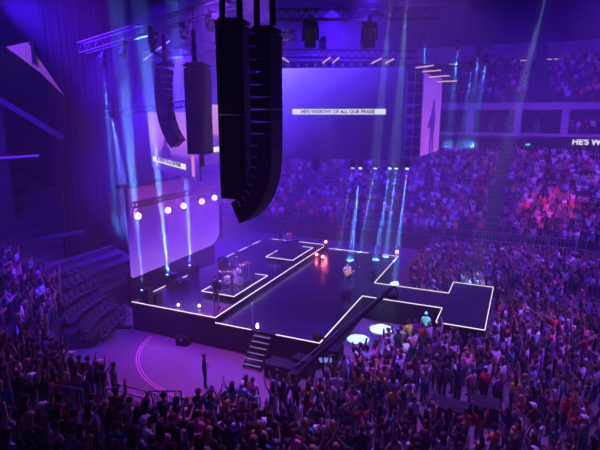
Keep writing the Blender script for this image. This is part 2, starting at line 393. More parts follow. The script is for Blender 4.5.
# main face
t, L = oriented('video_screen', 'biggest hung video screen with one white caption line on violet', 'screen', (-19.88, 40.36), (-9.72, 43.92), 9.05)
H = 7.7
MB().box((L / 2, .1, H / 2), (L, .2, H)).obj('display', screen_mat('main_picture', [(0, (.004, .001, .05)), (.25, (.008, .002, .10)), (.55, (.045, .017, .48)), (.8, (.12, .065, .9)), (1, (.24, .16, 1.0))], (-.055, .085), -.25, .62, strength=1.8), t)
MB().box((L / 2, .45, H / 2), (L + .1, .5, H + .1)).obj('cabinet', M['black'], t)
MB().box((1.08 + 4.05, -.03, 4.06), (8.1, .03, .46)).obj('caption_strip', M['white'], t)
fit_text("HE'S WORTHY OF ALL OUR PRAISE", 6.4, t, 1.1 + .75, 3.93, -.055, M['ink'], bold=.03)
mb = MB()
for k in range(14): mb.box((L * (k + .5) / 14, .3, H + .28), (.5, .3, .3))
mb.box((L / 2, .3, H + .5), (L, .25, .12)); mb.obj('header_frame', M['black'], t)
# side face with IMAG picture
t2, L2 = oriented('video_screen', 'narrow magenta video screen showing a guitarist, right of the main screen', 'screen', (-8.15, 44.3), (-7.85, 51.5), 9.35)
H2 = 6.9
MB().box((L2 / 2, .1, H2 / 2), (L2, .2, H2)).obj('display', screen_mat('side_picture', [(0, (.50, .12, .85)), (.45, (.42, .10, .86)), (1, (.25, .07, .82))], 2, 0, H2), t2)
MB().box((L2 / 2, .45, H2 / 2), (L2 + .1, .5, H2 + .1)).obj('cabinet', M['black'], t2)
PERSON = [(.36, 0), (.44, 0), (.48, .25), (.52, 0), (.60, 0), (.60, .32), (.64, .42), (.66, .52), (.58, .60), (.56, .63), (.57, .70), (.52, .74), (.46, .70), (.47, .63), (.42, .60), (.36, .50), (.24, .40), (.22, .34), (.38, .36)]
sil([(x, z * 1.0) for x, z in PERSON], L2, H2 * .97, 'picture_figure', screen_mat('figure_picture', [(0, (.10, .015, .40)), (1, (.05, .01, .32))], 2, 0, H2), t2, -.03)
# open framework between the two faces
t = thing('screen_frame', 'open metal lattice frame between the hung main screen and side screen', 'frame', (-9.6, 43.7, 9.1))
mb = MB()
for x in (0, .65, 1.3): mb.tube((x, .1 + x * .25, 0), (x, .1 + x * .25, 7.4), .05, n=6)
for k in range(9): mb.tube((-.1, .1, .1 + k * .9), (1.4, .45, .1 + k * .9), .04, n=6)
mb.obj('lattice', M['steel'], t)
mb = MB()
for k in range(8): mb.box((.65, .9, .5 + k * .9), (1.3, .2, .5))
mb.obj('backing_box', M['black'], t)
# left pair of faces, partly hidden by the speakers
t, L = oriented('video_screen', 'angled pink video screen behind the curved small speaker array at left', 'screen', (-25.9, 30.3), (-17.9, 24.9), 8.95)
H3 = 4.1
pic = [(0, (.06, .015, .42)), (.30, (.12, .03, .55)), (.36, (.30, .09, .72)), (.7, (.52, .20, .80)), (1, (.40, .17, .82))]
MB().box((L / 2, .1, H3 / 2), (L, .2, H3)).obj('display', screen_mat('left_picture', pic, 2, 0, H3), t)
MB().box((L / 2, .25, H3 / 2), (L, .1, H3)).obj('cabinet', M['black'], t)
MB().box((.2 + L * .42, -.03, .72), (L * .74, .03, .34)).obj('caption_strip', M['white'], t)
fit_text("HE'S WORTHY OF ALL OUR PRAISE", L * .56, t, .25 + L * .14, .65, -.055, M['ink'], bold=.03)
sil([(.30, .25), (.52, .25), (.50, .40), (.44, .46), (.45, .53), (.41, .57), (.37, .53), (.38, .46), (.32, .40)], L, H3, 'picture_figure', emat('figure_dark', (.05, .01, .30), 1), t, -.03)
for fx in (.16, .95): MB().box((L * fx, -.02, .9), (.45, .02, 1.3)).obj('picture_flare', emat('flare_pink', (.85, .25, .75), .9), t)
t, L = oriented('video_screen', 'pink video screen seen as a sliver between the two dark speaker hangs', 'screen', (-17.35, 25.3), (-17.75, 28.6), 9.9)
H4 = 3.6
MB().box((L / 2, .1, H4 / 2), (L, .2, H4)).obj('display', screen_mat('sliver_picture', [(0, (.10, .03, .55)), (.45, (.16, .04, .6)), (.52, (.55, .22, .75)), (1, (.60, .3, .8))], 2, 0, H4), t)
MB().box((L / 2, .4, H4 / 2), (L + .1, .4, H4 + .1)).obj('cabinet', M['black'], t)
MB().box((L / 2, -.03, .9), (L * .9, .03, .3)).obj('caption_strip', M['white'], t)

# ribbon board with the scrolling line, right edge of the far side
t = thing('ribbon_board', 'LED ribbon board with bold white words on the far suite wall', 'sign', (4.6, YF - .05, 9.6))
MB().box((9, 0, .33), (19.5, .12, .95)).obj('board', M['black'], t)
fit_text("HE'S WORTHY OF ALL OUR PRAISE", 13.5, t, .1, .05, -.09, M['white'], bold=.04)

# ------------------------------------------------------------------ trusses
def truss(a, b, label, size=.55, name='lighting_truss'):
    a = Vector(a); b = Vector(b); d = (b - a); L = d.length; q = d.to_track_quat('X', 'Z')
    t = thing(name, label, 'truss', a); t.rotation_mode = 'QUATERNION'; t.rotation_quaternion = q
    h = size / 2; mb = MB()
    for y in (-h, h):
        for z in (-h, h): mb.tube((0, y, z), (L, y, z), .035, n=6)
    mb.obj('chords', M['alu'], t)
    mb = MB(); n = max(2, int(L / size)); s = L / n
    for i in range(n):
        x = i * s
        for y in (-h, h):
            mb.tube((x, y, -h), (x + s / 2, y, h), .018, n=5); mb.tube((x + s / 2, y, h), (x + s, y, -h), .018, n=5)
        for z in (-h, h):
            mb.tube((x, -h, z), (x + s, h, z), .018, n=5)
    mb.obj('bracing', M['alu'], t)
    return t
truss((-25.5, 24.2, 16.9), (-15.2, 25.2, 18.9), 'lattice lighting truss climbing above the curved small speaker array', .6)
truss((-23.4, 27.4, 16.6), (-13.2, 29.0, 17.6), 'second lattice truss just beneath and behind the climbing one', .5)
truss((-15.2, 29.8, 19.0), (-5.6, 34.2, 19.1), 'upper lattice truss carrying the two big hanging moving lights', .6)
truss((-19.6, 38.6, 17.8), (-8.6, 42.6, 17.6), 'lattice truss running directly above the biggest video screen', .6)
truss((-9.6, 40.5, 19.9), (-5.6, 43.2, 19.1), 'lattice truss curving down towards the blue beams at upper right', .6)
truss((-5.4, 44.1, 18.9), (-2.8, 44.2, 18.2), 'short lattice truss above the right-hand cluster of beams', .5)
truss((-26.4, 26.6, 12.9), (-18.5, 25.6, 13.6), 'thin lattice truss above the angled pink video screen', .35)

def moving_light(loc, target, label, scale=1.0, lens=None, hang=True, group=None):
    t = thing('moving_light', label, 'stage light', loc, 0, group); t.scale = (scale,) * 3
    s = -1 if hang else 1
    d = (Vector(target) - Vector(loc)).normalized(); q = d.to_track_quat('Z', 'Y').to_matrix()
    MB().box((0, 0, s * .10), (.40, .34, .20)).obj('base', M['black'], t, bevel=.02)
    c = Vector((0, 0, s * .52))
    ya = math.atan2(d.y, d.x) + math.pi / 2; rz = Matrix.Rotation(ya, 3, 'Z')
    mb = MB(); mb.box(rz @ Vector((0, 0, s * .22)), (.52, .10, .05), rz)
    for sx in (-1, 1): mb.box(rz @ Vector((sx * .24, 0, s * .38)), (.05, .12, .36), rz)
    mb.obj('yoke', M['black'], t)
    hd = MB().lathe([(.10, -.26), (.17, -.22), (.19, -.05), (.17, .12), (.19, .22), (.18, .25)], c, 14, q).obj('head', M['black'], t, smooth=False)
    MB().lathe([(.155, .252), (.15, .262), (.02, .268)], c, 14, q).obj('lens', lens or M['black'], hd)
    if hang: MB().box((0, 0, .08), (.12, .08, .22)).obj('clamp', M['alu'], t)
    return t, Vector(loc) + scale * (c + d * .30), d
def beam(loc, target, label, power, ang=4.0, color=CYAN, scale=1.0, hang=True, group=None, lens=None):
    t, p, d = moving_light(loc, target, label, scale, lens or M['beaml'], hang, group)
    lamp('SPOT', 'beam_lamp', p, Vector(p) + d, power, color, ang, .05, .8)
BP = 1500000
G = 'moving lights throwing blue beams'
# over the right of the stage
for (x, y, z, tx, ty, tz, p, lab) in [
    (-12.9, 41.9, 9.05, -11.9, 36.4, 1.5, 1.0, 'moving light under the main screen throwing the brightest blue beam'),
    (-13.6, 42.0, 9.05, -13.9, 39.2, 1.5, .3, 'moving light under the main screen left of the brightest beam, faint'),
    (-11.7, 42.5, 9.05, -12.0, 39.0, 1.5, .3, 'moving light under the main screen right of the brightest beam, faint'),
    (-10.5, 42.8, 9.05, -10.1, 37.4, 1.5, .7, 'moving light below the right end of the main screen, wide pale beam'),
    (-10.0, 43.0, 9.05, -9.6, 38.6, 1.5, .55, 'moving light below the screen corner, second beam from the frame'),
    (-9.1, 43.2, 9.05, -8.4, 36.6, 0, .8, 'moving light under the lattice frame throwing a blue beam'),
    (-8.2, 43.2, 19.4, -11.0, 61.9, 10.2, .5, 'moving light high on the curving truss with a short thin beam'),
    (-5.6, 43.6, 18.7, -8.3, 61.9, 10.1, 1.0, 'moving light at the truss end throwing the broad beam right of the screens'),
    (-4.5, 43.8, 17.0, -6.8, 61.9, 10.1, .6, 'lower moving light beside the broad beam, leaning slightly left'),
    (-4.0, 43.8, 18.1, -6.0, 61.9, 10.2, .7, 'middle moving light of the right-hand truss cluster'),
    (-3.4, 43.8, 17.5, -5.6, 61.9, 10.1, .7, 'rightmost moving light of the truss cluster near the far deck'),
]:
    beam((x, y, z), (tx, ty, tz), lab, BP * p * .6, 4.6, group=G)
# floor units at the back of the band deck, aimed up
for (x, y, tx, ty, tz, p, lab) in [
    (-20.3, 22.3, -20.9, 22.6, 14, 1.0, 'floor moving light at the near back corner of the band deck, beam upward'),
    (-20.8, 25.3, -21.3, 25.1, 14, 1.0, 'floor moving light behind the crouched case, beam aimed upward'),
    (-20.7, 27.6, -21.1, 28.0, 14, .9, 'floor moving light nearest the video backdrop middle, beam upward'),
]:
    beam((x, y, LD), (tx, ty, tz), lab, BP * p * .8, 4.5, hang=False, group=G, color=(.16, .38, 1.0))
    t = thing('light_plinth', 'dark plinth beside ' + lab.split(',')[0].replace('floor ', ''), 'plinth', (x + .45, y - .1, LD))
    MB().box((0, 0, .45), (.4, .4, .9)).obj('cabinet', M['black'], t, bevel=.02); MB().box((0, 0, .93), (.46, .46, .06)).obj('lid', M['black'], t)
# upper left fixtures
beam((-24.3, 24.6, 16.5), (-28.6, 29.0, 5), 'moving light at the far left truss end with a thin cyan beam', BP * .35, 4, group=G)
beam((-24.9, 25.6, 13.5), (-28.6, 30.5, 4), 'moving light hanging low at far left with a broad dim beam', BP * .25, 9, group=G, color=(.12, .22, 1))
for i, (x, y, z) in enumerate([(-22.5, 24.5, 17.2), (-20.4, 24.7, 17.6), (-18.3, 24.9, 18.0), (-16.6, 25.05, 18.3)]):
    moving_light((x, y, z), (x + 1, y - 4, 8), ['unlit moving light at the low end of the climbing truss', 'unlit moving light second along the climbing truss', 'unlit moving light third along the climbing truss', 'unlit moving light at the high end of the climbing truss'][i], 1.1, group='unlit moving lights on the trusses')
for i, (x, y, z) in enumerate([(-13.0, 30.8, 18.6), (-9.6, 32.4, 18.6)]):
    moving_light((x, y, z), (x, y - .5, 5), ['big unlit moving light hanging from the upper truss, left one', 'big unlit moving light hanging from the upper truss, right one'][i], 2.0, group='unlit moving lights on the trusses')
for i, (x, y, z) in enumerate([(-19.0, 38.8, 18.15), (-15.8, 40.0, 18.1), (-12.6, 41.1, 18.05)]):
    moving_light((x, y, z), (x + 2, y - 3, 19.5), ['unlit moving light standing on the screen truss beside the big speaker', 'unlit moving light standing on the screen truss, middle', 'unlit moving light standing on the screen truss, right one'][i], 1.25, hang=False, group='unlit moving lights on the trusses')
# small hanging unit under the main screen
moving_light((-16.9, 41.4, 9.0), (-16.9, 41.3, 0), 'small unlit moving light hanging under the main screen left half', 1.3, group='unlit moving lights on the trusses')
# five pink wash lamps in front of the backdrop
PK = [(-20.2, 22.2, 7.15), (-20.6, 25.4, 6.9), (-20.8, 27.3, 6.85), (-21.0, 29.7, 6.75), (-21.1, 31.5, 6.75)]
truss((-20.1, 21.6, 7.85), (-21.15, 32.2, 7.55), 'low slim truss carrying the five glowing pink lamps', .3)
for i, p in enumerate(PK):
    lab = ['glowing pink wash lamp, farthest left and nearest of the row of five', 'glowing pink wash lamp, second from the left of the five', 'glowing pink wash lamp, middle of the row of five', 'glowing pink wash lamp, fourth from the left of the five', 'glowing pink wash lamp, rightmost of the five beside the big speaker'][i]
    t = thing('wash_light', lab, 'stage light', p, 0, 'pink wash lamps'); t.scale = (.72,) * 3
    d = (Vector((0, 0, 13)) - Vector(p)).normalized(); q = d.to_track_quat('Z', 'Y').to_matrix()
    hd = MB().lathe([(.12, -.2), (.26, -.12), (.30, .05), (.28, .1)], (0, 0, 0), 16, q).obj('head', M['black'], t)
    MB().lathe([(.27, .101), (.22, .14), (.02, .16)], (0, 0, 0), 16, q).obj('lens', M['pinkl'], hd)
    mb = MB(); mb.box((0, 0, .42), (.1, .5, .05)); mb.box((0, .27, .2), (.06, .04, .45)); mb.box((0, -.27, .2), (.06, .04, .45)); mb.box((0, 0, .53), (.08, .08, .2)); mb.obj('yoke', M['black'], t)
    lamp('POINT', 'wash_glow', Vector(p) + d * .5, None, 220, (.75, .12, 1.0), radius=.2)
# red lamps on the deck and footlights
for i, (p, lab) in enumerate([((-14.9, 38.9, LD + .35), 'red glowing lamp at the far corner where the two decks meet'), ((-14.8, 36.6, CD + .12), 'small red lamp on the centre deck before the far corner'), ((-14.1, 36.2, CD + .12), 'smaller red lamp beside the guitarist side of the far corner'), ((-8.85, 39.5, CD + .3), 'red glowing lamp at the far right corner of the centre deck')]):
    t = thing('floor_light', lab, 'stage light', (p[0], p[1], CD if i else LD), 0, 'red deck lamps')
    h = p[2] - t.location.z
    MB().box((0, 0, h * .4), (.2, .2, h * .8)).obj('stand', M['black'], t)
    MB().lathe([(.02, -.14), (.10, -.10), (.145, 0), (.10, .10), (.02, .14)], (0, 0, h + .05), 12).obj('lens', M['redl'], t)
    lamp('POINT', 'red_glow', (p[0] + .1, p[1] - .3, p[2] + .3), None, 60 if i in (0, 3) else 15, (1, .12, .12), radius=.12)
for i, (x, y, z, lab) in enumerate([(-17.9, 22.5, LD, 'pink footlight on the band deck front edge, left one'), (-16.7, 22.9, LD, 'bright footlight at the feet of the dark standing bassist'), (-12.45, 22.25, CD, 'tall white footlight on the centre deck beside the steps')]):
    t = thing('footlight', lab, 'stage light', (x, y, z), 0, 'footlights')
    k = 1.0 if i < 2 else 1.6; t.scale = (.62,) * 3
    MB().box((0, 0, .05), (.34, .3, .10)).obj('housing', M['black'], t)
    MB().lathe([(.13, .10), (.14, .16 * k), (.10, .30 * k), (.02, .36 * k)], (0, 0, 0), 12).obj('lens', M['footl'], t)
    lamp('POINT', 'foot_glow', (x, y - .1, z + .75 * k), None, 50, (.9, .5, 1.0), radius=.1)
# pink light battens above the screens
bt = [((-18.2, 38.7, 17.1), (-18.6, 38.0, 17.5)), ((-15.6, 39.6, 17.0), (-14.8, 39.3, 17.4)), ((-14.9, 40.0, 17.0), (-14.2, 39.7, 17.4)), ((-11.9, 41.0, 16.95), (-11.0, 40.7, 17.3)), ((-10.9, 41.4, 16.95), (-10.1, 41.1, 17.25)), ((-8.6, 42.2, 16.6), (-7.2, 42.4, 16.75)), ((-8.1, 42.6, 16.3), (-6.7, 42.9, 16.4)), ((-7.6, 43.0, 15.9), (-6.1, 43.4, 16.0)), ((-7.0, 43.4, 15.55), (-5.5, 43.9, 15.6))]
for i, (a, b) in enumerate(bt):
    lab = 'pink lit light batten on the truss above the main screen, number %s from the left' % ['one', 'two', 'three', 'four', 'five'][i] if i < 5 else ['topmost', 'second highest', 'third highest', 'lowest'][i - 5] + ' of the four pink battens over the magenta screen'
    t = thing('light_batten', lab, 'stage light', a, 0, 'pink light battens')
    v = Vector(b) - Vector(a)
    MB().bar((0, 0, 0), v, .12, .12).obj('housing', M['black'], t)
    MB().bar(Vector((0, -.07, -.05)), v + Vector((0, -.07, -.05)), .06, .09).obj('tube', M['barl'], t)
# roof tube lights, top left
for i, (a, b) in enumerate([((-37.0, 40.6, 21.6), (-34.5, 41.0, 25.6)), ((-34.0, 40.5, 20.8), (-31.4, 41.2, 25.2)), ((-31.0, 33.5, 17.2), (-28.2, 34.6, 19.0)), ((-29.3, 33.0, 16.6), (-26.5, 34.1, 18.6))]):
    t = thing('tube_light', ['thin white roof tube light at the very top left', 'longer white roof tube light just right of the topmost one', 'slim pale tube light under the climbing truss, upper one', 'slim pale tube light under the climbing truss, lower one'][i], 'tube light', a, 0, 'roof tube lights')
    v = Vector(b) - Vector(a)
    MB().tube((0, 0, 0), v, .06).obj('tube', M['tubel'], t); MB().bar((0, .1, .05), v + Vector((0, .1, .05)), .12, .08).obj('housing', M['black'], t)
for i, (a, b) in enumerate([((-5.3, YF + 11.9, 19.65), (-.7, YF + 11.9, 19.75)), ((.6, YF + 11.9, 19.75), (6.3, YF + 11.9, 19.78)), ((-10.6, YF + 11.9, 19.6), (-6, YF + 11.9, 19.65))]):
    t = thing('strip_light', ['warm strip light over the far upper deck left of the pillar', 'warm strip light over the far upper deck right of the pillar', 'warm strip light over the upper deck beside the right beams'][i], 'strip light', a)
    v = Vector(b) - Vector(a); MB().bar((0, 0, 0), v, .12, .1).obj('tube', M['yell'], t); MB().bar((0, .1, .14), v + Vector((0, .1, .14)), .2, .18).obj('housing', M['black'], t)

# ------------------------------------------------------------------ speaker hangs
def line_array(name, label, loc, rz, angles, bw, bd, bh, motors, group=None, plain=False):
    t = thing(name, label, 'loudspeakers', loc, rz, group)
    mb = MB(); mb.box((0, 0, .12), (bd + .1, bw * .8, .12)); mb.box((-.1, 0, .24), (bd * .9, .12, .14)); mb.obj('rigging_frame', M['black'], t)
    p = Vector((bd / 2, 0, 0)); cum = 0
    for i, a in enumerate(angles):
        q = Matrix.Rotation(R(a), 3, 'Y')           # tips the front downwards and under
        down = q @ Vector((0, 0, -1)); back = q @ Vector((-1, 0, 0))
        cpos = p + down * bh / 2 + back * bd / 2
        bx = MB()
        hx, hy, hz = bd / 2, bw / 2, bh / 2 * .99
        hzb = hz * (.80 if not plain else 1)           # wedge: rear shorter than the front
        vs = [(hx, -hy, -hz), (hx, hy, -hz), (hx, hy, hz), (hx, -hy, hz), (-hx, -hy * .85, -hzb), (-hx, hy * .85, -hzb), (-hx, hy * .85, hzb), (-hx, -hy * .85, hzb)]
        bx.add([q @ Vector(v) + cpos for v in vs], [(0, 1, 2, 3), (7, 6, 5, 4), (0, 4, 5, 1), (1, 5, 6, 2), (2, 6, 7, 3), (3, 7, 4, 0)])
        b = bx.obj('speaker_box', M['cab'], t, bevel=.012)
        MB().box(cpos + q @ Vector((hx + .01, 0, 0)), (.03, bw * .94, bh * .86), q).obj('grille', M['grille'], b)
        if not plain:
            MB().box(cpos + q @ Vector((-hx * .55, -hy - .0, hz * .9)), (.28, .05, .07), q).obj('bracket', M['steel'], b)
        p = p + down * bh
    for x, y, h in motors:
        mb = MB(); mb.tube((x, y, .3), (x, y, .3 + h), .13, n=10); mb.tube((x, y, .3 + h), (x, y, 8), .02, n=5); mb.obj('chain_hoist', M['black'], t)
    return t
line_array('speaker_array', 'long J-shaped black line array with bright brackets, biggest hang in front', (-9.80, 18.60, 16.05), 0.0,
           [0, 0, 0, 0, 0, 0, 0, .5, 1, 2, 5, 10, 17, 26, 36, 48, 60], 1.1, .95, .485, [(-.35, 0, 1.7), (.35, 0, 1.3)], 'hung speaker arrays')
line_array('speaker_array', 'broad flat black speaker column hung left against the big J-shaped array', (-11.3, 18.6, 16.45), R(12),
           [0] * 10, 1.05, 1.15, .705, [(-.4, 0, 1.5), (.3, .1, 1.8)], 'hung speaker arrays', plain=True)
line_array('speaker_array', 'smaller curved black line array left of the flat columns, before the pink screen', (-18.75, 23.6, 15.5), R(190),
           [-10, -8, -5, -2, 1, 4, 8, 12, 17, 22, 28, 34], .85, .7, .385, [(0, 0, 1.4)], 'hung speaker arrays')
line_array('speaker_array', 'small flat black speaker column between the curved array and the big hang', (-16.15, 22.9, 15.3), R(15),
           [0] * 8, 1.0, 1.15, .56, [(-.1, 0, 1.6)], 'hung speaker arrays', plain=True)
# pipe frame joining the left hang to its motor
t = thing('rigging_pipe', 'black bent rigging pipe above the small curved speaker array', 'pipe', (-19.8, 24.0, 15.9))
MB().tube((-.2, 0, 1.9), (-.1, 0, .5), .13).tube((-.1, 0, .5), (.9, 0, .1), .08).obj('pipe', M['black'], t)

# ------------------------------------------------------------------ people: prototypes
SKEL = dict(pel=(0, 0, .95), sp=(0, -.01, 1.12), ch=(0, 0, 1.32), nb=(0, -.005, 1.455), nk=(0, .005, 1.53), h1=(0, .02, 1.60), h2=(0, .015, 1.68), h3=(0, .005, 1.745),
            hl=(-.095, 0, .90), kl=(-.105, .02, .50), al=(-.11, -.02, .09), tl=(-.125, .14, .045), hr=(.095, 0, .90), kr=(.105, .02, .50), ar=(.11, -.02, .09), tr=(.125, .14, .045),
            sl=(-.185, -.01, 1.40), sr=(.185, -.01, 1.40))
RAD = dict(pel=(.155, .115), sp=(.14, .105), ch=(.165, .115), nb=(.085, .07), nk=(.055, .058), h1=(.072, .085), h2=(.085, .103), h3=(.05, .06), hl=(.095, .10), kl=(.062, .065), al=(.045, .05), tl=(.045, .03),
           hr=(.095, .10), kr=(.062, .065), ar=(.045, .05), tr=(.045, .03), sl=(.07, .07), sr=(.07, .07), el=(.046, .046), er=(.046, .046), wl=(.03, .034), wr=(.03, .034), pl=(.042, .02), pr=(.042, .02))
EDG = [('pel', 'sp'), ('sp', 'ch'), ('ch', 'nb'), ('nb', 'nk'), ('nk', 'h1'), ('h1', 'h2'), ('h2', 'h3'), ('pel', 'hl'), ('hl', 'kl'), ('kl', 'al'), ('al', 'tl'), ('pel', 'hr'), ('hr', 'kr'), ('kr', 'ar'), ('ar', 'tr'),
       ('ch', 'sl'), ('ch', 'sr'), ('sl', 'el'), ('el', 'wl'), ('wl', 'pl'), ('sr', 'er'), ('er', 'wr'), ('wr', 'pr')]
def arm(side, e, w, p):
    k = 'r' if side > 0 else 'l'
    return {'e' + k: (side * e[0], e[1], e[2]), 'w' + k: (side * w[0], w[1], w[2]), 'p' + k: (side * p[0], p[1], p[2])}
UPA = ((.30, .05, 1.62), (.27, .10, 1.88), (.26, .11, 1.97)); DOWN = ((.25, -.03, 1.13), (.25, .06, .90), (.245, .09, .81))
WAVE = ((.36, .08, 1.50), (.42, .10, 1.77), (.43, .10, 1.86)); CLAP = ((.25, .10, 1.16), (.05, .30, 1.24), (.025, .35, 1.31)); HIGHCLAP = ((.27, .10, 1.60), (.07, .16, 1.84), (.025, .17, 1.92))
FWD = ((.27, .16, 1.34), (.24, .38, 1.50), (.23, .45, 1.55)); FOLD = ((.25, .05, 1.14), (.02, .24, 1.18), (-.08, .22, 1.19)); GUITL = ((.27, .05, 1.15), (.42, .28, 1.22), (.44, .33, 1.27)); GUITR = ((.27, .02, 1.15), (.07, .22, 1.05), (.03, .26, 1.02)); KEYS = ((.24, .06, 1.15), (.2, .33, 1.06), (.19, .41, 1.04)); STICK = ((.28, .08, 1.18), (.2, .33, 1.2), (.18, .40, 1.22))
POSES = {
    'both arms raised': (UPA, UPA), 'right arm raised': (DOWN, UPA), 'left arm raised': (UPA, DOWN), 'arms at sides': (DOWN, DOWN),
    'hands clasped in front': (CLAP, CLAP), 'hands joined overhead': (HIGHCLAP, HIGHCLAP), 'arms spread and raised': (WAVE, WAVE), 'one arm reaching forward': (DOWN, FWD),
    'guitar': (GUITL, GUITR), 'keys': (KEYS, KEYS), 'folded': (FOLD, FOLD), 'drums': (STICK, STICK), 'wave': (DOWN, WAVE),
}
def joints(pose, sit=False):
    J = dict(SKEL); J.update(arm(-1, *POSES[pose][0])); J.update(arm(1, *POSES[pose][1]))
    if sit:
        for s, k in ((-1, 'l'), (1, 'r')):
            J['k' + k] = (s * .2, .42, .90); J['a' + k] = (s * .22, .44, .48); J['t' + k] = (s * .24, .6, .44)
    return J
def skin_mesh(J, sub):
    names = list(J); idx = {k: i for i, k in enumerate(names)}
    me = bpy.data.meshes.new('skel'); me.from_pydata([J[k] for k in names], [(idx[a], idx[b]) for a, b in EDG], [])
    o = bpy.data.objects.new('skel', me); COL.objects.link(o)
    sk = o.modifiers.new('skin', 'SKIN'); sk.use_smooth_shade = True
    if not me.skin_vertices: me.attributes.new('x', 'FLOAT', 'POINT')
    if sub: sm = o.modifiers.new('sub', 'SUBSURF'); sm.levels = sub; sm.render_levels = sub
    ly = me.skin_vertices
    if not ly:
        bm = bmesh.new(); bm.from_mesh(me); bm.verts.layers.skin.verify(); bm.to_mesh(me); bm.free(); ly = me.skin_vertices
    for k, i in idx.items():
        ly[0].data[i].radius = RAD[k]; ly[0].data[i].use_root = (k == 'pel')
    dg = bpy.context.evaluated_depsgraph_get(); out = bpy.data.meshes.new_from_object(o.evaluated_get(dg))
    bpy.data.objects.remove(o); bpy.data.meshes.remove(me)
    return out
def classify(J, c):
    best = None
    for a, b in EDG:
        A = Vector(J[a]); B = Vector(J[b]); d = B - A; t = max(0, min(1, (c - A).dot(d) / d.length_squared)); dist = (c - A - d * t).length / (max(RAD[a][0], RAD[b][0]) ** .6)
        if best is None or dist < best[0]: best = (dist, a, b, t)
    return best
def region(J, c):
    _, a, b, t = classify(J, c)
    if b in ('nk', 'h1', 'h2', 'h3'): return 'skin'
    if b in ('tl', 'tr'): return 'shoe'
    if b in ('al', 'ar'): return 'leg' if t < .9 else 'shoe'
    if b in ('kl', 'kr', 'hl', 'hr'): return 'leg'
    if a in ('pel',) and b == 'sp': return 'shirt' if t > .05 else 'leg'
    if a in ('sl', 'sr'): return 'shirt' if t < .75 else 'skin'
    if a in ('el', 'er', 'wl', 'wr'): return 'skin'
    return 'shirt'
def shell(me, reg, want, off, name, material):
    bm = bmesh.new(); bm.from_mesh(me); bm.faces.ensure_lookup_table(); bm.normal_update()
    dele = [f for f in bm.faces if reg[f.index] != want]
    bmesh.ops.delete(bm, geom=dele, context='FACES')
    for v in bm.verts: v.co += v.normal * off
    o = bpy.data.meshes.new(name); bm.to_mesh(o); bm.free(); o.materials.clear(); o.materials.append(material)
    o.polygons.foreach_set('use_smooth', [True] * len(o.polygons)); return o
def fingers(mb, J, k):
    w = Vector(J['w' + k]); p = Vector(J['p' + k]); d = (p - w).normalized(); s = 1 if k == 'r' else -1
    side = d.cross(Vector((0, 1, 0.2))).normalized(); nrm = side.cross(d).normalized()
    for i, (o, l) in enumerate(((-.03, .065), (-.010, .08), (.011, .075), (.031, .055))):
        a = p + side * o; b = a + d * l * .55 + nrm * .006; c = b + d * l * .45 + nrm * .02
        mb.tube(a, b, .0095, .0085, 5, 0); mb.tube(b, c, .0085, .006, 5, 0)
    a = w + (p - w) * .45 + side * .032 * -s; b = a - side * .03 * s + d * .03; mb.tube(a, b, .011, .009, 5, 0); mb.tube(b, b + d * .03 + nrm * .01, .009, .007, 5, 0)
PROTO = {}
def proto(pose, sit=False):
    key = (pose, sit)
    if key in PROTO: return PROTO[key]
    J = joints(pose, sit); me = skin_mesh(J, 1)
    reg = [region(J, Vector(p.center)) for p in me.polygons]
    shirt = shell(me, reg, 'shirt', .012, 'shirt', M['tint']); trs = shell(me, reg, 'leg', .012, 'trousers', M['tint'])
    # body: skin, with shoes as a second slot, plus fingers, nose, ears, eyes, mouth
    mb = MB(); mb.add([v.co for v in me.vertices], [tuple(p.vertices) for p in me.polygons]); mb.m = [1 if r == 'shoe' else 0 for r in reg]
    fingers(mb, J, 'l'); fingers(mb, J, 'r')
    hx = Vector(J['h2'])
    mb.lathe([(.004, .02), (.012, 0), (.016, -.025), (.004, -.03)], hx + Vector((0, .098, -.03)), 6)
    for s in (-1, 1):
        mb.lathe([(.004, -.03), (.014, -.015), (.016, .015), (.004, .03)], hx + Vector((s * .083, .0, -.025)), 6)
        mb.lathe([(.003, -.011), (.012, 0), (.003, .011)], hx + Vector((s * .031, .092, -.005)), 6, None, 2)
    mb.box(hx + Vector((0, .088, -.085)), (.045, .012, .012), None, 3)
    body = mb.mesh('person', [M['skin'], M['shoe'], M['eye'], M['lip']], True)
    PROTO[key] = (body, shirt, trs); return PROTO[key]
def hair_mesh(style):
    mb = MB(); c = Vector((0, .008, 1.69)); n, k = 12, 8
    vs = []; fs = []
    for j in range(k + 1):
        ph = math.pi / 2 * 1.25 * j / k
        for i in range(n):
            th = 2 * math.pi * i / n; y = -math.cos(th); r = math.sin(ph)
            z = math.cos(ph)
            if y > .25 and z < .35: z = .35 + (z - .35) * .15    # fringe stays above the face
            vs.append(c + Vector((.098 * r * math.sin(th), .118 * r * -math.cos(th) , .112 * z)))
    for j in range(k):
        for i in range(n): fs.append((j * n + i, j * n + (i + 1) % n, (j + 1) * n + (i + 1) % n, (j + 1) * n + i))
    mb.add(vs, fs)
    if style == 'long':
        vs = []; fs = []
        for j, (z, w, y0) in enumerate(((.04, .10, -.06), (-.06, .11, -.09), (-.17, .12, -.10), (-.28, .115, -.125), (-.36, .08, -.125))):
            for i in range(8):
                th = math.pi * (i / 7 - .5) * 1.5; vs.append(c + Vector((w * math.sin(th), y0 - .05 * math.cos(th) + .03, z)))
        fs = [(j * 8 + i, j * 8 + i + 1, (j + 1) * 8 + i + 1, (j + 1) * 8 + i) for j in range(4) for i in range(7)]
        mb.add(vs, fs)
    if style == 'bun': mb.lathe([(.01, -.05), (.045, -.03), (.055, 0), (.045, .03), (.01, .05)], c + Vector((0, -.10, .08)), 8)
    if style == 'cap': mb.box(c + Vector((0, .14, .03)), (.15, .12, .014))
    return mb.mesh('hair' if style != 'cap' else 'cap', M['hairm'], True)
HAIR = {s: hair_mesh(s) for s in ('short', 'long', 'bun', 'cap')}
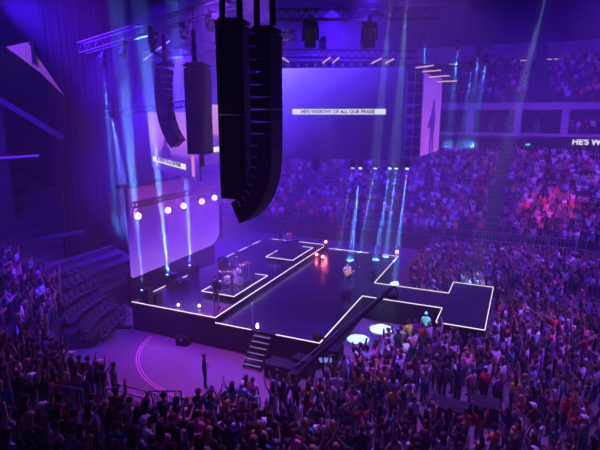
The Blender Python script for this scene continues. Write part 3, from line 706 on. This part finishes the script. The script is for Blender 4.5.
SKINS = [(.55, .34, .25), (.62, .42, .32), (.40, .24, .16), (.22, .12, .08), (.50, .32, .23)]
def person(loc, rz, pose, hair, haircol, shirtcol, legcol, label, group=None, sit=False, scale=1.0, skin=None):
    b, s, t = proto(pose, sit)
    o = put('person', b, None, loc, rz); o.scale = (scale,) * 3; tag(o, label, 'person', group)
    o.color = (*(skin or random.choice(SKINS)), 1)
    for nm, me, c in (('shirt', s, shirtcol), ('trousers', t, legcol), ('cap' if hair == 'cap' else 'hair', HAIR[hair], haircol)):
        ch = put(nm, me, o); ch.color = (*c, 1)
    return o
def face(x, y, tx, ty): return math.atan2(-(tx - x), ty - y)       # rotation that turns local +y to the target

# ------------------------------------------------------------------ band
BLK, BRN, DKG, BLO, WHT = (.02, .016, .014), (.09, .045, .02), (.05, .05, .055), (.45, .30, .13), (.8, .8, .8)
person((-16.05, 23.7, LD), face(-16, 23.7, 0, 12) , 'guitar', 'short', BLK, (.03, .03, .035), (.03, .03, .035), 'person in black standing with a bass beside the drum riser', sit=False)
person((-10.15, 30.6, CD), face(-10.1, 30.6, 0, 14), 'guitar', 'short', BRN, (.55, .45, .50), (.05, .09, .30), 'person in pale top and blue jeans playing a tan guitar mid stage')
person((-16.75, 35.4, LD + .3), face(-16.75, 35.4, -5, 25), 'keys', 'long', BRN, (.5, .25, .35), (.05, .05, .07), 'person in pink top standing behind the keyboard on the far riser')
person((-17.05, 26.85, LD + .3 - .38), face(-17.05, 26.85, -8, 25), 'drums', 'short', BRN, (.05, .05, .06), (.04, .04, .05), 'person seated behind the drum kit holding sticks', sit=True)
person((-7.2, 37.4, 0), face(-7.2, 37.4, -12, 30), 'arms at sides', 'long', BLO, (.60, .75, .85), (.5, .55, .7), 'person in pale blue standing alone in the pit by a white light pool')
person((-4.35, 27.75, 0), face(-4.3, 27.7, -4, 20), 'arms at sides', 'cap', WHT, (.75, .8, .8), (.05, .05, .07), 'person in white lit cyan by the inner corner of the catwalk end')
person((-13.1, 18.15, 0), face(-13.1, 18.1, -8, 22), 'folded', 'short', BLK, (.02, .02, .03), (.02, .02, .025), 'person in black with arms folded alone on the purple floor before the stage')
person((-18.9, 38.3, LD), face(-18.9, 38.3, -8, 30), 'arms at sides', 'short', BLK, (.08, .05, .07), (.04, .04, .05), 'person in dark clothes at the far back corner of the band deck')
person((-.55, 31.2, 0), face(-.55, 31.2, -12, 31), 'arms at sides', 'short', BLK, (.75, .04, .06), (.03, .03, .04), 'person in bright red top at the right edge of the catwalk end')
for (x_, y_, po_, hr_, lb_) in [(-3.75, 35.6, 'arms spread and raised', 'short', 'arms spread'), (-3.2, 36.1, 'both arms raised', 'long', 'both arms up, long hair'), (-2.75, 35.5, 'hands clasped in front', 'short', 'hands clasped'), (-2.3, 36.0, 'right arm raised', 'long', 'right arm up'), (-1.85, 35.5, 'hands joined overhead', 'short', 'hands joined overhead'), (-1.4, 36.0, 'left arm raised', 'cap', 'left arm up, black cap')]:
    person((x_, y_, 0), face(x_, y_, -9, 31), po_, hr_, BLK, (.8, .8, .78), (.35, .35, .4), 'person in white top, %s, in pale lit row behind catwalk end' % lb_, 'pale lit row behind the catwalk end')  # tops whitened to carry part of the spot light on this row
def guitar(loc, rz, mbody, label):
    t = thing('guitar', label, 'guitar', loc, rz)
    out = [(.0, -.20), (.14, -.19), (.19, -.10), (.17, .02), (.12, .08), (.14, .15), (.13, .23), (.05, .27), (-.05, .27), (-.13, .23), (-.14, .15), (-.12, .08), (-.17, .02), (-.19, -.10), (-.14, -.19)]
    rot = Matrix.Rotation(R(62), 3, 'Y')
    def tr(mb): mb.v = [tuple(rot @ Vector(v)) for v in mb.v]; return mb
    n = len(out); mb = MB(); mb.add([(x, .04, z) for x, z in out] + [(x, -.04, z) for x, z in out], [tuple(range(n)), tuple(range(2 * n - 1, n - 1, -1))] + [(i, (i + 1) % n, n + (i + 1) % n, n + i) for i in range(n)])
    tr(mb).obj('body', mbody, t, bevel=.01)
    tr(MB().box((0, .05, .5), (.05, .03, .62))).obj('neck', M['black'], t); tr(MB().box((0, .05, .86), (.08, .025, .15))).obj('headstock', mbody, t)
    tr(MB().lathe([(.045, 0), (.045, .006)], (0, .042, .1), 12, Matrix.Rotation(R(-90), 3, 'X'))).obj('sound_hole', M['black'], t)
r1 = face(-10.1, 30.6, 0, 14); guitar((-10.15 - math.sin(r1) * .2, 30.6 + math.cos(r1) * .2, CD + 1.05), r1 + math.pi, M['wood'], 'tan wooden guitar held by the person mid stage')
r1 = face(-16, 23.7, 0, 12); guitar((-16.05 - math.sin(r1) * .2, 23.7 + math.cos(r1) * .2, LD + 1.05), r1 + math.pi, M['black'], 'dark bass guitar held by the person beside the drum riser')

# drums
DZ0 = LD + .30
def drum(name, label, x, y, r, h, zc, axis=None, legs=True, group='drum kit'):
    t = thing(name, label, 'drum', (x, y, DZ0), 0, group); q = axis.to_track_quat('Z', 'Y').to_matrix() if axis is not None else None
    c = Vector((0, 0, zc))
    MB().lathe([(r, -h / 2), (r, h / 2)], c, 18, q).obj('shell', M['drum'], t)
    for s in (-1, 1):
        o = (q @ Vector((0, 0, s * h / 2))) if q is not None else Vector((0, 0, s * h / 2))
        MB().lathe([(r + .012, -.02), (r + .012, .02)], c + o, 18, q).obj('rim', M['steel'], t)
        MB().lathe([(r * .97, -.024), (r * .97, .024)], c + o, 18, q).obj('drum_head', M['skinhead'], t)
    if legs:
        for k in range(3):
            a = 2 * math.pi * k / 3; MB().tube((r * math.cos(a), r * math.sin(a), zc), (r * 1.1 * math.cos(a), r * 1.1 * math.sin(a), 0), .012, n=6).obj('leg', M['steel'], t)
    return t
drum('bass_drum', 'pale bass drum lying on its side at the front of the kit', -16.2, 26.6, .28, .42, .29, Vector((1, -.2, 0)))
drum('floor_tom', 'pale floor tom on three legs at the near side of the kit', -16.7, 26.0, .2, .4, .45)
drum('rack_tom', 'left rack tom on a stand above the bass drum', -16.35, 26.5, .15, .22, .82, Vector((-.3, 0, 1)))
drum('rack_tom', 'right rack tom on a stand above the bass drum', -16.35, 26.95, .14, .2, .83, Vector((-.3, 0, 1)))
drum('snare_drum', 'shallow snare drum on a stand beside the drummer', -16.6, 27.3, .18, .14, .62)
for i, (x, y, z, lab) in enumerate([(-16.7, 25.5, 1.15, 'low wide ride cymbal nearest the stage front'), (-15.9, 26.2, 1.35, 'crash cymbal left above the bass drum'), (-15.9, 27.4, 1.35, 'crash cymbal right above the bass drum'), (-16.6, 27.9, .95, 'hi-hat cymbal pair at the far side of the kit'), (-17.3, 28.2, 1.3, 'far crash cymbal at the riser back corner')]):
    t = thing('cymbal', lab, 'cymbal', (x, y, DZ0), 0, 'drum kit')
    q = Matrix.Rotation(R(10), 3, 'Y')
    MB().lathe([(.26, -.01), (.25, 0), (.06, .015), (.04, .035), (.01, .04)], (0, 0, z), 18, q).obj('plate', M['brass'], t)
    if 'pair' in lab: MB().lathe([(.26, 0), (.05, -.02), (.01, -.02)], (0, 0, z - .03), 18).obj('plate', M['brass'], t)
    mb = MB(); mb.tube((0, 0, .3), (0, 0, z), .012, n=6)
    for k in range(3): a = 2 * math.pi * k / 3; mb.tube((0, 0, .35), (.25 * math.cos(a), .25 * math.sin(a), 0), .012, n=6)
    mb.obj('stand', M['steel'], t)
t = thing('drum_stool', 'round black drum stool under the seated drummer', 'stool', (-17.05, 26.85, DZ0))
MB().lathe([(.16, .38), (.17, .40), (.17, .45), (.15, .47)], (0, 0, 0), 14).obj('seat', M['black'], t)
MB().tube((0, 0, .1), (0, 0, .4), .03).tube((0, 0, .15), (.2, 0, 0), .015).tube((0, 0, .15), (-.12, .17, 0), .015).tube((0, 0, .15), (-.12, -.17, 0), .015).obj('base', M['steel'], t)
def keyboard(loc, rz, label):
    t = thing('keyboard', label, 'keyboard', loc, rz)
    MB().box((0, 0, .93), (1.25, .34, .10)).obj('case', M['black'], t, bevel=.01); MB().box((0, -.08, .985), (1.15, .15, .02)).obj('keys', M['drum'], t)
    for s in (-1, 1): MB().tube((s * .45, 0, 0), (-s * .45, 0, .9), .02).obj('stand_leg', M['black'], t)
k1 = face(-16.75, 35.4, -5, 25); keyboard((-16.75 - math.sin(k1) * .5, 35.4 + math.cos(k1) * .5, DZ0), k1, 'black keyboard on a crossed stand before the person in pink')
# mic stands, monitors, cases on the decks
def mic_stand(loc, label):
    t = thing('microphone_stand', label, 'microphone stand', loc, 0, 'microphone stands')
    MB().lathe([(.15, 0), (.15, .02), (.02, .04)], (0, 0, 0), 12).obj('base', M['black'], t); MB().tube((0, 0, .03), (0, 0, 1.45), .012, n=6).obj('pole', M['steel'], t)
    MB().tube((0, 0, 1.45), (-.18, .05, 1.55), .022, .03, 8).obj('microphone', M['black'], t)
mic_stand((-15.6, 23.3, LD), 'microphone stand beside the person in black on the band deck')
mic_stand((-9.6, 30.3, CD), 'microphone stand in front of the person with the tan guitar')
mic_stand((-15.6, 30.6, LD), 'microphone stand between the drum riser and keyboard riser')
mic_stand((-12.9, 22.5, CD), 'microphone stand behind the tall white footlight by the steps')
def wedge(loc, rz, label):
    t = thing('floor_monitor', label, 'monitor speaker', loc, rz, 'floor monitors')
    mb = MB(); mb.add([(-.3, -.25, 0), (.3, -.25, 0), (.3, .25, 0), (-.3, .25, 0), (-.3, .1, .36), (.3, .1, .36), (.3, .25, .2), (-.3, .25, .2)], [(0, 1, 2, 3), (0, 1, 5, 4), (4, 5, 6, 7), (3, 2, 6, 7), (0, 4, 7, 3), (1, 2, 6, 5)])
    mb.obj('cabinet', M['cab'], t, bevel=.01); MB().bar((0, -.21, .08), (0, .06, .35), .5, .02).obj('grille', M['grille'], t)
wedge((-9.6, 28.8, CD), R(200), 'black floor monitor on the centre deck nearest the guitarist')
wedge((-9.3, 33.6, CD), R(250), 'black floor monitor at the mouth of the catwalk')
wedge((-8.95, 22.6, CD), R(140), 'black floor monitor at the near right corner of the stage')
wedge((-15.6, 32.0, LD), R(250), 'black floor monitor between the two lit risers')
for i, (x, y, sx, sy, sz, rz, lab) in enumerate([(-19.8, 25.3, .95, .6, .6, 20, 'dark equipment case at the back of the band deck'), (-19.3, 29.6, .6, .5, 1.0, 0, 'upright dark amplifier cabinet near the video backdrop'), (-19.6, 22.6, .5, .5, .6, 0, 'small dark box at the near back corner of the band deck')]):
    t = thing('equipment_case', lab, 'case', (x, y, LD), R(rz), 'stage equipment cases')
    MB().box((0, 0, sz * .4), (sx, sy, sz * .8)).obj('body', M['black'], t, bevel=.02); MB().box((0, 0, sz * .9), (sx, sy, sz * .19)).obj('lid', M['black'], t, bevel=.02)
    MB().box((0, -sy / 2 - .01, sz * .8), (.12, .03, .08)).obj('latch', M['steel'], t)

# ------------------------------------------------------------------ floor details
mb = MB(); arc = [(-18.35, 21.9)] + [(-13.4 + 5.9 * math.cos(R(a)), 22.6 + 5.5 * math.sin(R(a))) for a in range(190, 274, 6)] + [(-10.5, 17.1), (-7.6, 18.0), (-7.6, 21.9)]
mb.prism(arc, 0.0, .012); struct(mb.obj('floor_cover', M['carpet']))
struct(MB().prism([(-8.6, 22.2), (-5.6, 22.2), (-4.0, 27.0), (-4.0, 29.3), (-8.6, 29.3)], 0, .012).obj('floor_cover', mat('pale_pool_patch', (.48, .46, .48), .6, 0, .1, 2)))  # paler floor patch added so the light pools look brighter
for d in (0.06, .20):
    mb = MB(); pr_ = None
    for a in range(190, 274, 3):
        q = (-13.4 + (5.9 + d) * math.cos(R(a)), 22.6 + (5.5 + d) * math.sin(R(a)), .02)
        if pr_: mb.bar(pr_, q, .05, .012)
        pr_ = q
    struct(mb.obj('floor_marking', M['pinkline']))
t = thing('cable_ramp', 'low dark cable ramp lying between the empty seats and the stage corner', 'cable ramp', (-22.1, 21.8, 0))
MB().bar((-1.3, -.45, .06), (.85, .3, .06), .4, .12).obj('body', M['black'], t, bevel=.03); MB().bar((-1.3, -.45, .13), (.85, .3, .13), .12, .02).obj('lid', M['grille'], t)
# white light pools on the floor come from these tightly focused profile spots
for i, (x, y, z, fx, fy, fz, p, a, lab) in enumerate([(-7.05, 28.2, 0, -5.6, 25.0, 20.5, 85000, 4.4, 'profile spot making the larger white pool by the catwalk'), (-7.95, 26.3, 0, -6.1, 24.2, 20.5, 80000, 3.8, 'profile spot making the smaller white pool by the crowd'), (-2.6, 35.8, 1.2, .5, 32.5, 21, 42000, 6, 'profile spot lighting the pale group behind the catwalk end'), (-4.9, 25.0, 1.2, -2.5, 22, 21, 8000, 7, 'profile spot lighting the crowd beside the near catwalk edge')]):
    t, pp, d = moving_light((fx, fy, fz), (x, y, z), lab, 1.0, M['beaml'], True, 'profile spots')
    lamp('SPOT', 'profile_lamp', pp, (x, y, z), p, (.45, .74, 1.0), a, .03, .12)
truss((-6.2, 24.0, 20.75), (1.2, 33.8, 21.25), 'lattice truss above the frame carrying the profile spots', .5)
lamp('SPOT', 'cyan_lamp', (-1, 20, 18.5), (-4.35, 27.75, 1.3), 26000, (.1, .9, 1.0), 2.6, .05, .4)

# camera crane
t = thing('camera_crane', 'black camera crane reaching from the near stage corner over the stage', 'camera crane', (-7.9, 20.0, 0))
a0, a1 = Vector((-.7, -1.3, 1.35)), Vector((2.25, 4.0, 4.2))
def on(s): return a0 + (a1 - a0) * s
mb = MB()
for k in range(3): a = 2 * math.pi * k / 3 + .4; mb.tube(on(.22) - Vector((0, 0, .15)), (on(.22).x + .8 * math.cos(a), on(.22).y + .8 * math.sin(a), 0), .05, n=6)
mb.obj('tripod', M['black'], t)
MB().bar(a0, a1, .16, .2).obj('boom', M['black'], t)
MB().bar(a0 + Vector((0, 0, .5)), on(.9) + Vector((0, 0, .12)), .03, .03).obj('stay_cable', M['steel'], t)
MB().box(a0, (.45, .5, .5)).obj('counterweight', M['black'], t, bevel=.02)
mb = MB(); mb.tube(a1, a1 + Vector((.25, .05, .2)), .06); mb.tube(a1 + Vector((.25, .05, .2)), a1 + Vector((.45, .1, -.35)), .05); mb.obj('head_arm', M['black'], t)
cm = MB().box(a1 + Vector((.2, .05, -.4)), (.5, .25, .28)).obj('camera_body', M['black'], t, bevel=.02)
MB().tube(a1 + Vector((-.05, .05, -.4)), a1 + Vector((-.3, .1, -.42)), .09, n=12).obj('lens', M['black'], cm)
for i, (dx, dz) in enumerate(((-.45, 0), (.05, .1))):
    mo = MB().box((dx, 1.0, 1.15 + dz), (.42, .08, .28), Matrix.Rotation(R(20), 3, 'Z')).obj('monitor', M['black'], t)
    MB().box((dx + .01, .955, 1.15 + dz), (.38, .02, .24), Matrix.Rotation(R(20), 3, 'Z')).obj('monitor_screen', emat('monitor_glow', (.25, .3, .9), .8), mo)
MB().tube((-.2, 1.05, 0), (-.2, 1.05, 1.1), .03).obj('monitor_stand', M['black'], t)
for i, (x, y, sx, sy, sz, lab) in enumerate([(-10.2, 20.6, 1.5, .9, .8, 'long black road case under the stage front beside the camera crane'), (-9.3, 21.2, .9, .7, 1.0, 'tall black road case at the foot of the stage corner'), (-8.15, 22.9, .6, 1.0, 1.0, 'black road case against the right side of the stage'), (-2.0, 20.3, 1.6, 1.0, .8, 'black road case in the dark gap among the standing crowd'), (-.6, 20.9, 1.2, 1.0, .9, 'second black road case in the dark gap of the crowd'), (-16.9, 21.5, .7, .5, .55, 'small black road case lying against the stage front')]):
    t = thing('road_case', lab, 'case', (x, y, 0), R(random.uniform(-8, 8)), 'road cases on the floor')
    MB().box((0, 0, sz * .42), (sx, sy, sz * .72)).obj('body', M['black'], t, bevel=.02); MB().box((0, 0, sz * .9), (sx, sy, sz * .2)).obj('lid', M['black'], t, bevel=.02)
    for a in (-1, 1):
        for b in (-1, 1): MB().tube((a * sx * .4, b * sy * .4, 0), (a * sx * .4, b * sy * .4, .08), .05).obj('caster', M['steel'], t)
    MB().box((0, -sy / 2 - .01, sz * .78), (.15, .02, .1)).obj('latch', M['steel'], t)

# guard rails and stairs from the near stand to the floor
def rail(a, b, h, label, bal=0.16, mname='black'):
    t = thing('guard_rail', label, 'railing', a, 0, 'guard rails')
    v = Vector(b) - Vector(a); n = max(2, int(v.length / bal))
    MB().tube((0, 0, h), v + Vector((0, 0, h)), .03).obj('top_rail', M['black' if mname == 'black' else 'steel'], t)
    MB().tube((0, 0, .12), v + Vector((0, 0, .12)), .02).obj('bottom_rail', M['black'], t)
    for e in (0, 1): MB().tube(v * e, v * e + Vector((0, 0, h)), .03).obj('post', M['black' if mname == 'black' else 'steel'], t)
    if mname == 'black':
        for i in range(1, n): MB().tube(v * (i / n) + Vector((0, 0, .12)), v * (i / n) + Vector((0, 0, h)), .010, n=5).obj('baluster', M['black'], t)
rail((-12.6, 13.6, 1.4), (-12.6, 15.7, 0.25), 1.05, 'black guard rail with balusters down to the purple floor, left one')
rail((-11.3, 13.6, 1.4), (-11.3, 15.7, 0.25), 1.05, 'black guard rail with balusters down to the purple floor, right one')
rail((-13.1, 12.6, 2.2), (-11.6, 13.1, 1.85), 1.0, 'pale steel handrail crossing the near stand left of the stairs', mname='steel')
rail((-12.7, 11.7, 2.62), (-11.3, 12.2, 2.25), 1.0, 'second pale steel handrail just below the first', mname='steel')
rail((-12.2, 9.2, 4.2), (-11.2, 9.5, 4.1), 1.0, 'pale steel handrail at the bottom edge of the left stand', mname='steel')
t = thing('floor_stairs', 'dark stairs between the guard rails from the near stand to the floor', 'stairs', (-11.95, 14.2, 0))
for k in range(5): MB().box((0, .14 + k * .28, (1.15 - k * .25) / 2), (1.2, .28, 1.15 - k * .25)).obj('step', M['conc'], t)
for i in range(4):
    t = thing('step_light', ['upper', 'second', 'third', 'lowest'][i] + ' red glowing step edge in the bottom aisle of the crowd', 'step light', (-3.0, YN - .88 - .88 * i, Z0 + DZ * i + .36 - .36), 0, 'red step lights')
    MB().box((0, .82, -.05), (1.0, .04, .06)).obj('lens', M['redstep'], t); MB().box((0, .79, -.05), (1.1, .04, .09)).obj('housing', M['black'], t)
# banner high at left, entrance sign, small lights
t = thing('wall_banner', 'pale triangular banner with a dark figure, lit high on the left wall', 'banner', (-23.5, 19.6, 0))
b0 = [Vector(p) - Vector((-23.5, 19.6, 0)) for p in ((-24.7, 18.5, 16.3), (-24.1, 19.3, 16.6), (-23.4, 20.7, 13.9), (-23.9, 19.7, 15.1))]
mb = MB(); mb.add(b0 + [v + Vector((-.05, .04, 0)) for v in b0], [(0, 1, 2, 3), (7, 6, 5, 4), (0, 1, 5, 4), (1, 2, 6, 5), (2, 3, 7, 6), (3, 0, 4, 7)]); mb.obj('cloth', M['banner'], t)
mb = MB(); f0 = Vector((-.62, -.28, -4 + 19.6)) * 0 + (b0[1] + b0[3]) / 2 + Vector((.06, -.05, .1))
mb.box(f0, (.25, .06, .9)); mb.lathe([(.02, -.14), (.13, -.06), (.13, .06), (.02, .14)], f0 + Vector((0, 0, .62)), 10); mb.obj('printed_figure', M['black'], t)
lamp('SPOT', 'banner_lamp', (-19, 14, 15), (-23.4, 19, 15.5), 500, (1, .62, .6), 30, .1)
t = thing('exit_sign', 'small green lit sign under the club rail at far right', 'sign', (.3, YF - .05, 9.5))
MB().box((0, 0, 0), (.5, .08, .25)).obj('face', M['green'], t); MB().box((0, .06, 0), (.6, .08, .33)).obj('housing', M['black'], t)
# front rails of the far stand
for i in range(5):
    x0 = -17 + i * 4.4
    t = thing('stand_rail', ['leftmost', 'second', 'middle', 'fourth', 'rightmost'][i] + ' section of the pale railing along the front of the far stand', 'railing', (x0, 47.85, Z0), 0, 'far stand railings')
    MB().tube((0, 0, .95), (4.2, 0, .95), .03).obj('top_rail', M['steel'], t); MB().tube((0, 0, .15), (4.2, 0, .15), .025).obj('bottom_rail', M['steel'], t)
    for k in range(15): MB().tube((k * .3, 0, 0), (k * .3, 0, .95), .018, n=5).obj('baluster', M['steel'], t)

# ------------------------------------------------------------------ empty seats beside the stage
struct(corner_wall(-.88, 0, .95, 184, 216, .88).obj('seating_step', M['conc'])); struct(corner_wall(-1.76, 0, .5, 184, 216, .88).obj('seating_step', M['conc']))
sm = MB(); sm.box((0, 0, .43), (.46, .42, .06)); sm.box((0, -.2, .66), (.46, .06, .46), Matrix.Rotation(R(8), 3, 'X')); sm.box((0, -.12, .2), (.08, .12, .42)); sm.box((-.25, -.05, .6), (.04, .32, .04)); sm.box((.25, -.05, .6), (.04, .32, .04))
seat_me = sm.mesh('arena_seat', M['seat'])
crowd_side = lambda x, y: (x + 22.2) * 3.2 + (y - 17.6) * 3.0 < 0 if x < -20 else True      # aisle between the crowd and the unlit section
for k in range(-3, 9):
    r = RC0 + .42 + k * PITCHROW; nn = int(r * R(43) / .56)
    for i in range(nn):
        a = R(183) + R(43) * i / nn; x, y = CXL + r * math.cos(a), CYN + r * math.sin(a)
        if crowd_side(x, y) or k > 6 or (k < 0 and not R(185) < a < R(215)): continue
        o = put('arena_seat', seat_me, None, (x, y, Z0 + k * DZ if k >= 0 else (0, .5, .95)[k + 3]), face(x, y, CXL, CYN))
        tag(o, 'empty dark plastic seat in the unlit section left of the stage', 'seat', 'empty seats left of the stage')

# ------------------------------------------------------------------ the audience
SHIRTS = {'black': (.018, .018, .02), 'charcoal': (.05, .05, .055), 'navy': (.02, .03, .10), 'dark green': (.02, .07, .04), 'maroon': (.12, .02, .03), 'brown': (.12, .06, .035), 'grey': (.22, .22, .23),
          'white': (.80, .80, .80), 'pale blue': (.40, .55, .75), 'pink': (.75, .30, .42), 'red': (.65, .04, .05), 'teal': (.05, .38, .38), 'yellow': (.75, .60, .08), 'tan': (.50, .38, .25), 'purple': (.25, .08, .35), 'orange': (.75, .25, .05)}
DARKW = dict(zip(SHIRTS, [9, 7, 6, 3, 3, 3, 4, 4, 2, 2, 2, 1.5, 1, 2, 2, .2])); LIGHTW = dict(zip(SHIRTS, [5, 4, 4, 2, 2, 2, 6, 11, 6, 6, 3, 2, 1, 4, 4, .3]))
HAIRS = {'short black hair': ('short', BLK), 'short brown hair': ('short', BRN), 'long dark hair': ('long', BLK), 'long brown hair': ('long', BRN), 'long blonde hair': ('long', BLO), 'brown hair bun': ('bun', BRN), 'white cap': ('cap', WHT), 'black cap': ('cap', BLK)}
HW = [6, 5, 5, 5, 3, 2, 1, 1.5]
LEGS = [(.03, .03, .04), (.05, .08, .2), (.04, .04, .05), (.10, .14, .28), (.3, .27, .22)]
CPOSE = ['both arms raised', 'right arm raised', 'left arm raised', 'arms at sides', 'hands clasped in front', 'hands joined overhead', 'arms spread and raised', 'one arm reaching forward']
PW = [3, 3, 2.5, 7, 4, 1, 1.5, 2]
spots = []          # x, y, z, target, area, lightness
def add(x, y, z, tx, ty, area, light): spots.append((x, y, z, tx, ty, area, light))
jit = lambda a: random.uniform(-a, a)
# near stand, straight part and left corner
for k in range(13):
    y = YN - (k + .55) * PITCHROW; x = CXL + .1
    while x < 6:
        if not ((-13.9 if k < 4 else -13) < x < (-10.0 if k < 4 else -11)) and abs(x + 3.0) > .7 and random.random() < .93: add(x + jit(.08), y + jit(.1), Z0 + k * DZ, -12, 30, 'stand', 0)
        x += random.uniform(.52, .66)
for k in range(9):
    r = RC0 + (k + .55) * PITCHROW; a = 196
    while a < 270:
        px, py = CXL + r * math.cos(R(a)), CYN + r * math.sin(R(a))
        if crowd_side(px, py) and random.random() < .95: add(px, py, Z0 + k * DZ, -16, 30, 'corner', 0)
        a += math.degrees(random.uniform(.52, .64) / r)
# floor
y = 15.2
while y < 47:
    x = -12.6 + jit(.2)
    while x < 13:
        px, py = x + jit(.14), y + jit(.16)
        ok = False
        if px < -7.3: ok = py < 16.9 + .35 * (px + 12.4) and px > -10.6
        elif py < 29.0 and px < -.75:
            ok = py < min(28.3, 21.9 + 2.2 * (px + 7)) and not (px > -4.9 and py > 26.9) and not (px > -4.1 and py > 26.7)
            if -3.2 < px < .3 and 18.9 < py < 21.9: ok = False
        elif px < -.75: ok = (py > 32.9 and px < -4.1 and px > -8.3 and not (py < 38.6 and px < -6.2)) or (py > 36.6 and px > -8.3)
        else: ok = not (px < -.2 and 30.7 < py < 31.7) and not (-3.2 < px < .3 and 18.9 < py < 21.9) and not (3.2 < px < 5.6 and 36 < py < 39) and abs(px - .0) > -1
        if ok and px > 10 - .0: ok = False
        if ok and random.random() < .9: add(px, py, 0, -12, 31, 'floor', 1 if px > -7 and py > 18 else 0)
        x += random.uniform(.5, .72)
    y += .68
# far lower stand and upper deck
for k in range(ROWS):
    y = 47.8 + (k + .55) * PITCHROW; x = -31.5
    while x < 17:
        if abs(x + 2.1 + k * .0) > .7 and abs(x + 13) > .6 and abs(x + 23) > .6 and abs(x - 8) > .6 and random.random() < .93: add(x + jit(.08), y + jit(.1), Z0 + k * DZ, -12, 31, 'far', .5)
        x += random.uniform(.5, .64)
for k in range(UPR - 1):
    y = UP0 + (k + .5) * UPD; x = -9
    while x < 14:
        if abs(x - .9) > 1.1 and random.random() < .8: add(x + jit(.08), y, UPZ + k * UPH, -12, 31, 'upper', 0)
        x += random.uniform(.55, .75)
x = -6.0
while x < 13:
    if random.random() < .4: add(x, YF + 1.3, 10.6, -12, 31, 'upper', 0)
    x += .7
vis = []
for s in spots:
    u, v, w = proj((s[0], s[1], s[2] + 1.55))
    if -40 < u < 700 and -20 < v < 462: vis.append((w, u, v, s))
vis.sort(key=lambda q: q[0])
near = [q for q in vis if -6 < q[1] < 606 and q[2] < 452][:278]; ids = {id(q) for q in near}; rest = [q for q in vis if id(q) not in ids]
wc = lambda d, w: random.choices(list(d), w)[0]
used = set()
# the clothes that stand out in the photo
fixed = {}
for pu, pv, sh in [(376, 378, 'yellow'), (388, 396, 'yellow'), (590, 402, 'white'), (516, 398, 'red'), (506, 424, 'navy'), (483, 362, 'pink'), (449, 362, 'white'), (571, 372, 'white'), (562, 376, 'white'), (545, 412, 'grey'), (400, 398, 'grey'), (345, 405, 'grey'), (50, 420, 'pink'), (16, 430, 'pale blue'), (298, 408, 'navy'), (246, 408, 'grey')]:
    c_ = min((q for q in near if id(q) not in fixed), key=lambda q: (q[1] - pu) ** 2 + (q[2] - pv) ** 2); fixed[id(c_)] = sh
AREA = lambda s, u: {'stand': 'near stand left end' if s[0] < -11.4 else 'near stand bottom left' if u < 300 else 'near stand bottom right', 'corner': 'left corner stand', 'floor': 'floor before stage steps' if s[0] < -6.5 else 'floor lower right'}.get(s[5], 'far stand')
for q_ in near:
    w, u, v, s = q_
    for _ in range(200):
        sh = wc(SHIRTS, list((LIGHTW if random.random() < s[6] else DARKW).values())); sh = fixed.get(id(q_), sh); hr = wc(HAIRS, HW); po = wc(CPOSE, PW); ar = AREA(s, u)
        if (sh, hr, po, ar) not in used: break
    used.add((sh, hr, po, ar))
    person((s[0], s[1], s[2]), face(s[0], s[1], s[3], s[4]) + jit(.3), po, HAIRS[hr][0], HAIRS[hr][1], SHIRTS[sh], random.choice(LEGS), 'person, %s top, %s, %s, %s' % (sh, hr, po, ar), 'audience, ' + ar, scale=random.uniform(.93, 1.05))
# everyone farther away: one dense crowd
LOW = []
for po in CPOSE:
    J = joints(po); me = skin_mesh(J, 0); me.calc_loop_triangles()
    V = np.array([v.co[:] for v in me.vertices], np.float32); T = np.array([t.vertices[:] for t in me.loop_triangles], np.int32)
    cls = []
    for t in T:
        c = Vector(V[t].mean(0)); r = region(J, c)
        if r == 'skin' and c.z > 1.55 and abs(c.x) < .12: r = 'hair' if (c.z > 1.70 or c.y < .02) else 'skin'
        cls.append({'skin': 0, 'hair': 1, 'shirt': 2, 'leg': 3, 'shoe': 3}[r])
    for nme in ('h1', 'h2'): pass
    LOW.append((V, T, np.array(cls)))
AV, AT, AC = [], [], []; base = 0
for w, u, v, s in rest:
    V, T, cls = LOW[CPOSE.index(random.choices(CPOSE, PW)[0])]
    a = face(s[0], s[1], s[3], s[4]) + jit(.4); k = random.uniform(.92, 1.06); ca, sa = math.cos(a) * k, math.sin(a) * k
    P = np.empty_like(V); P[:, 0] = V[:, 0] * ca - V[:, 1] * sa + s[0]; P[:, 1] = V[:, 0] * sa + V[:, 1] * ca + s[1]; P[:, 2] = V[:, 2] * k + s[2]
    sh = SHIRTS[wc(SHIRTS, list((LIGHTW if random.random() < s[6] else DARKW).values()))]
    pal = np.array([random.choice(SKINS), HAIRS[wc(HAIRS, HW)][1], sh, random.choice(LEGS)], np.float32)
    AV.append(P); AT.append(T + base); AC.append(pal[cls]); base += len(V)
AV = np.concatenate(AV); AT = np.concatenate(AT).astype(np.int32); AC = np.concatenate(AC)
me = bpy.data.meshes.new('crowd'); me.vertices.add(len(AV)); me.vertices.foreach_set('co', AV.ravel())
me.loops.add(AT.size); me.loops.foreach_set('vertex_index', AT.ravel()); me.polygons.add(len(AT)); me.polygons.foreach_set('loop_start', np.arange(0, AT.size, 3, dtype=np.int32))
me.update(calc_edges=True)
at = me.attributes.new('clothes', 'FLOAT_COLOR', 'FACE'); at.data.foreach_set('color', np.concatenate([AC, np.ones((len(AC), 1), np.float32)], 1).ravel())
cm_, nt, b = nodemat('crowd_clothes'); an = nt.nodes.new('ShaderNodeAttribute'); an.attribute_name = 'clothes'
nt.links.new(an.outputs['Color'], b.inputs['Base Color']); b.inputs['Roughness'].default_value = .85; b.inputs['Specular IOR Level'].default_value = .3
me.materials.append(cm_)
cr = put('crowd', me); tag(cr, 'dense standing crowd in many colours filling the floor and the stands', 'crowd', kind='stuff')
print('people', len(vis), 'crowd tris', len(AT))
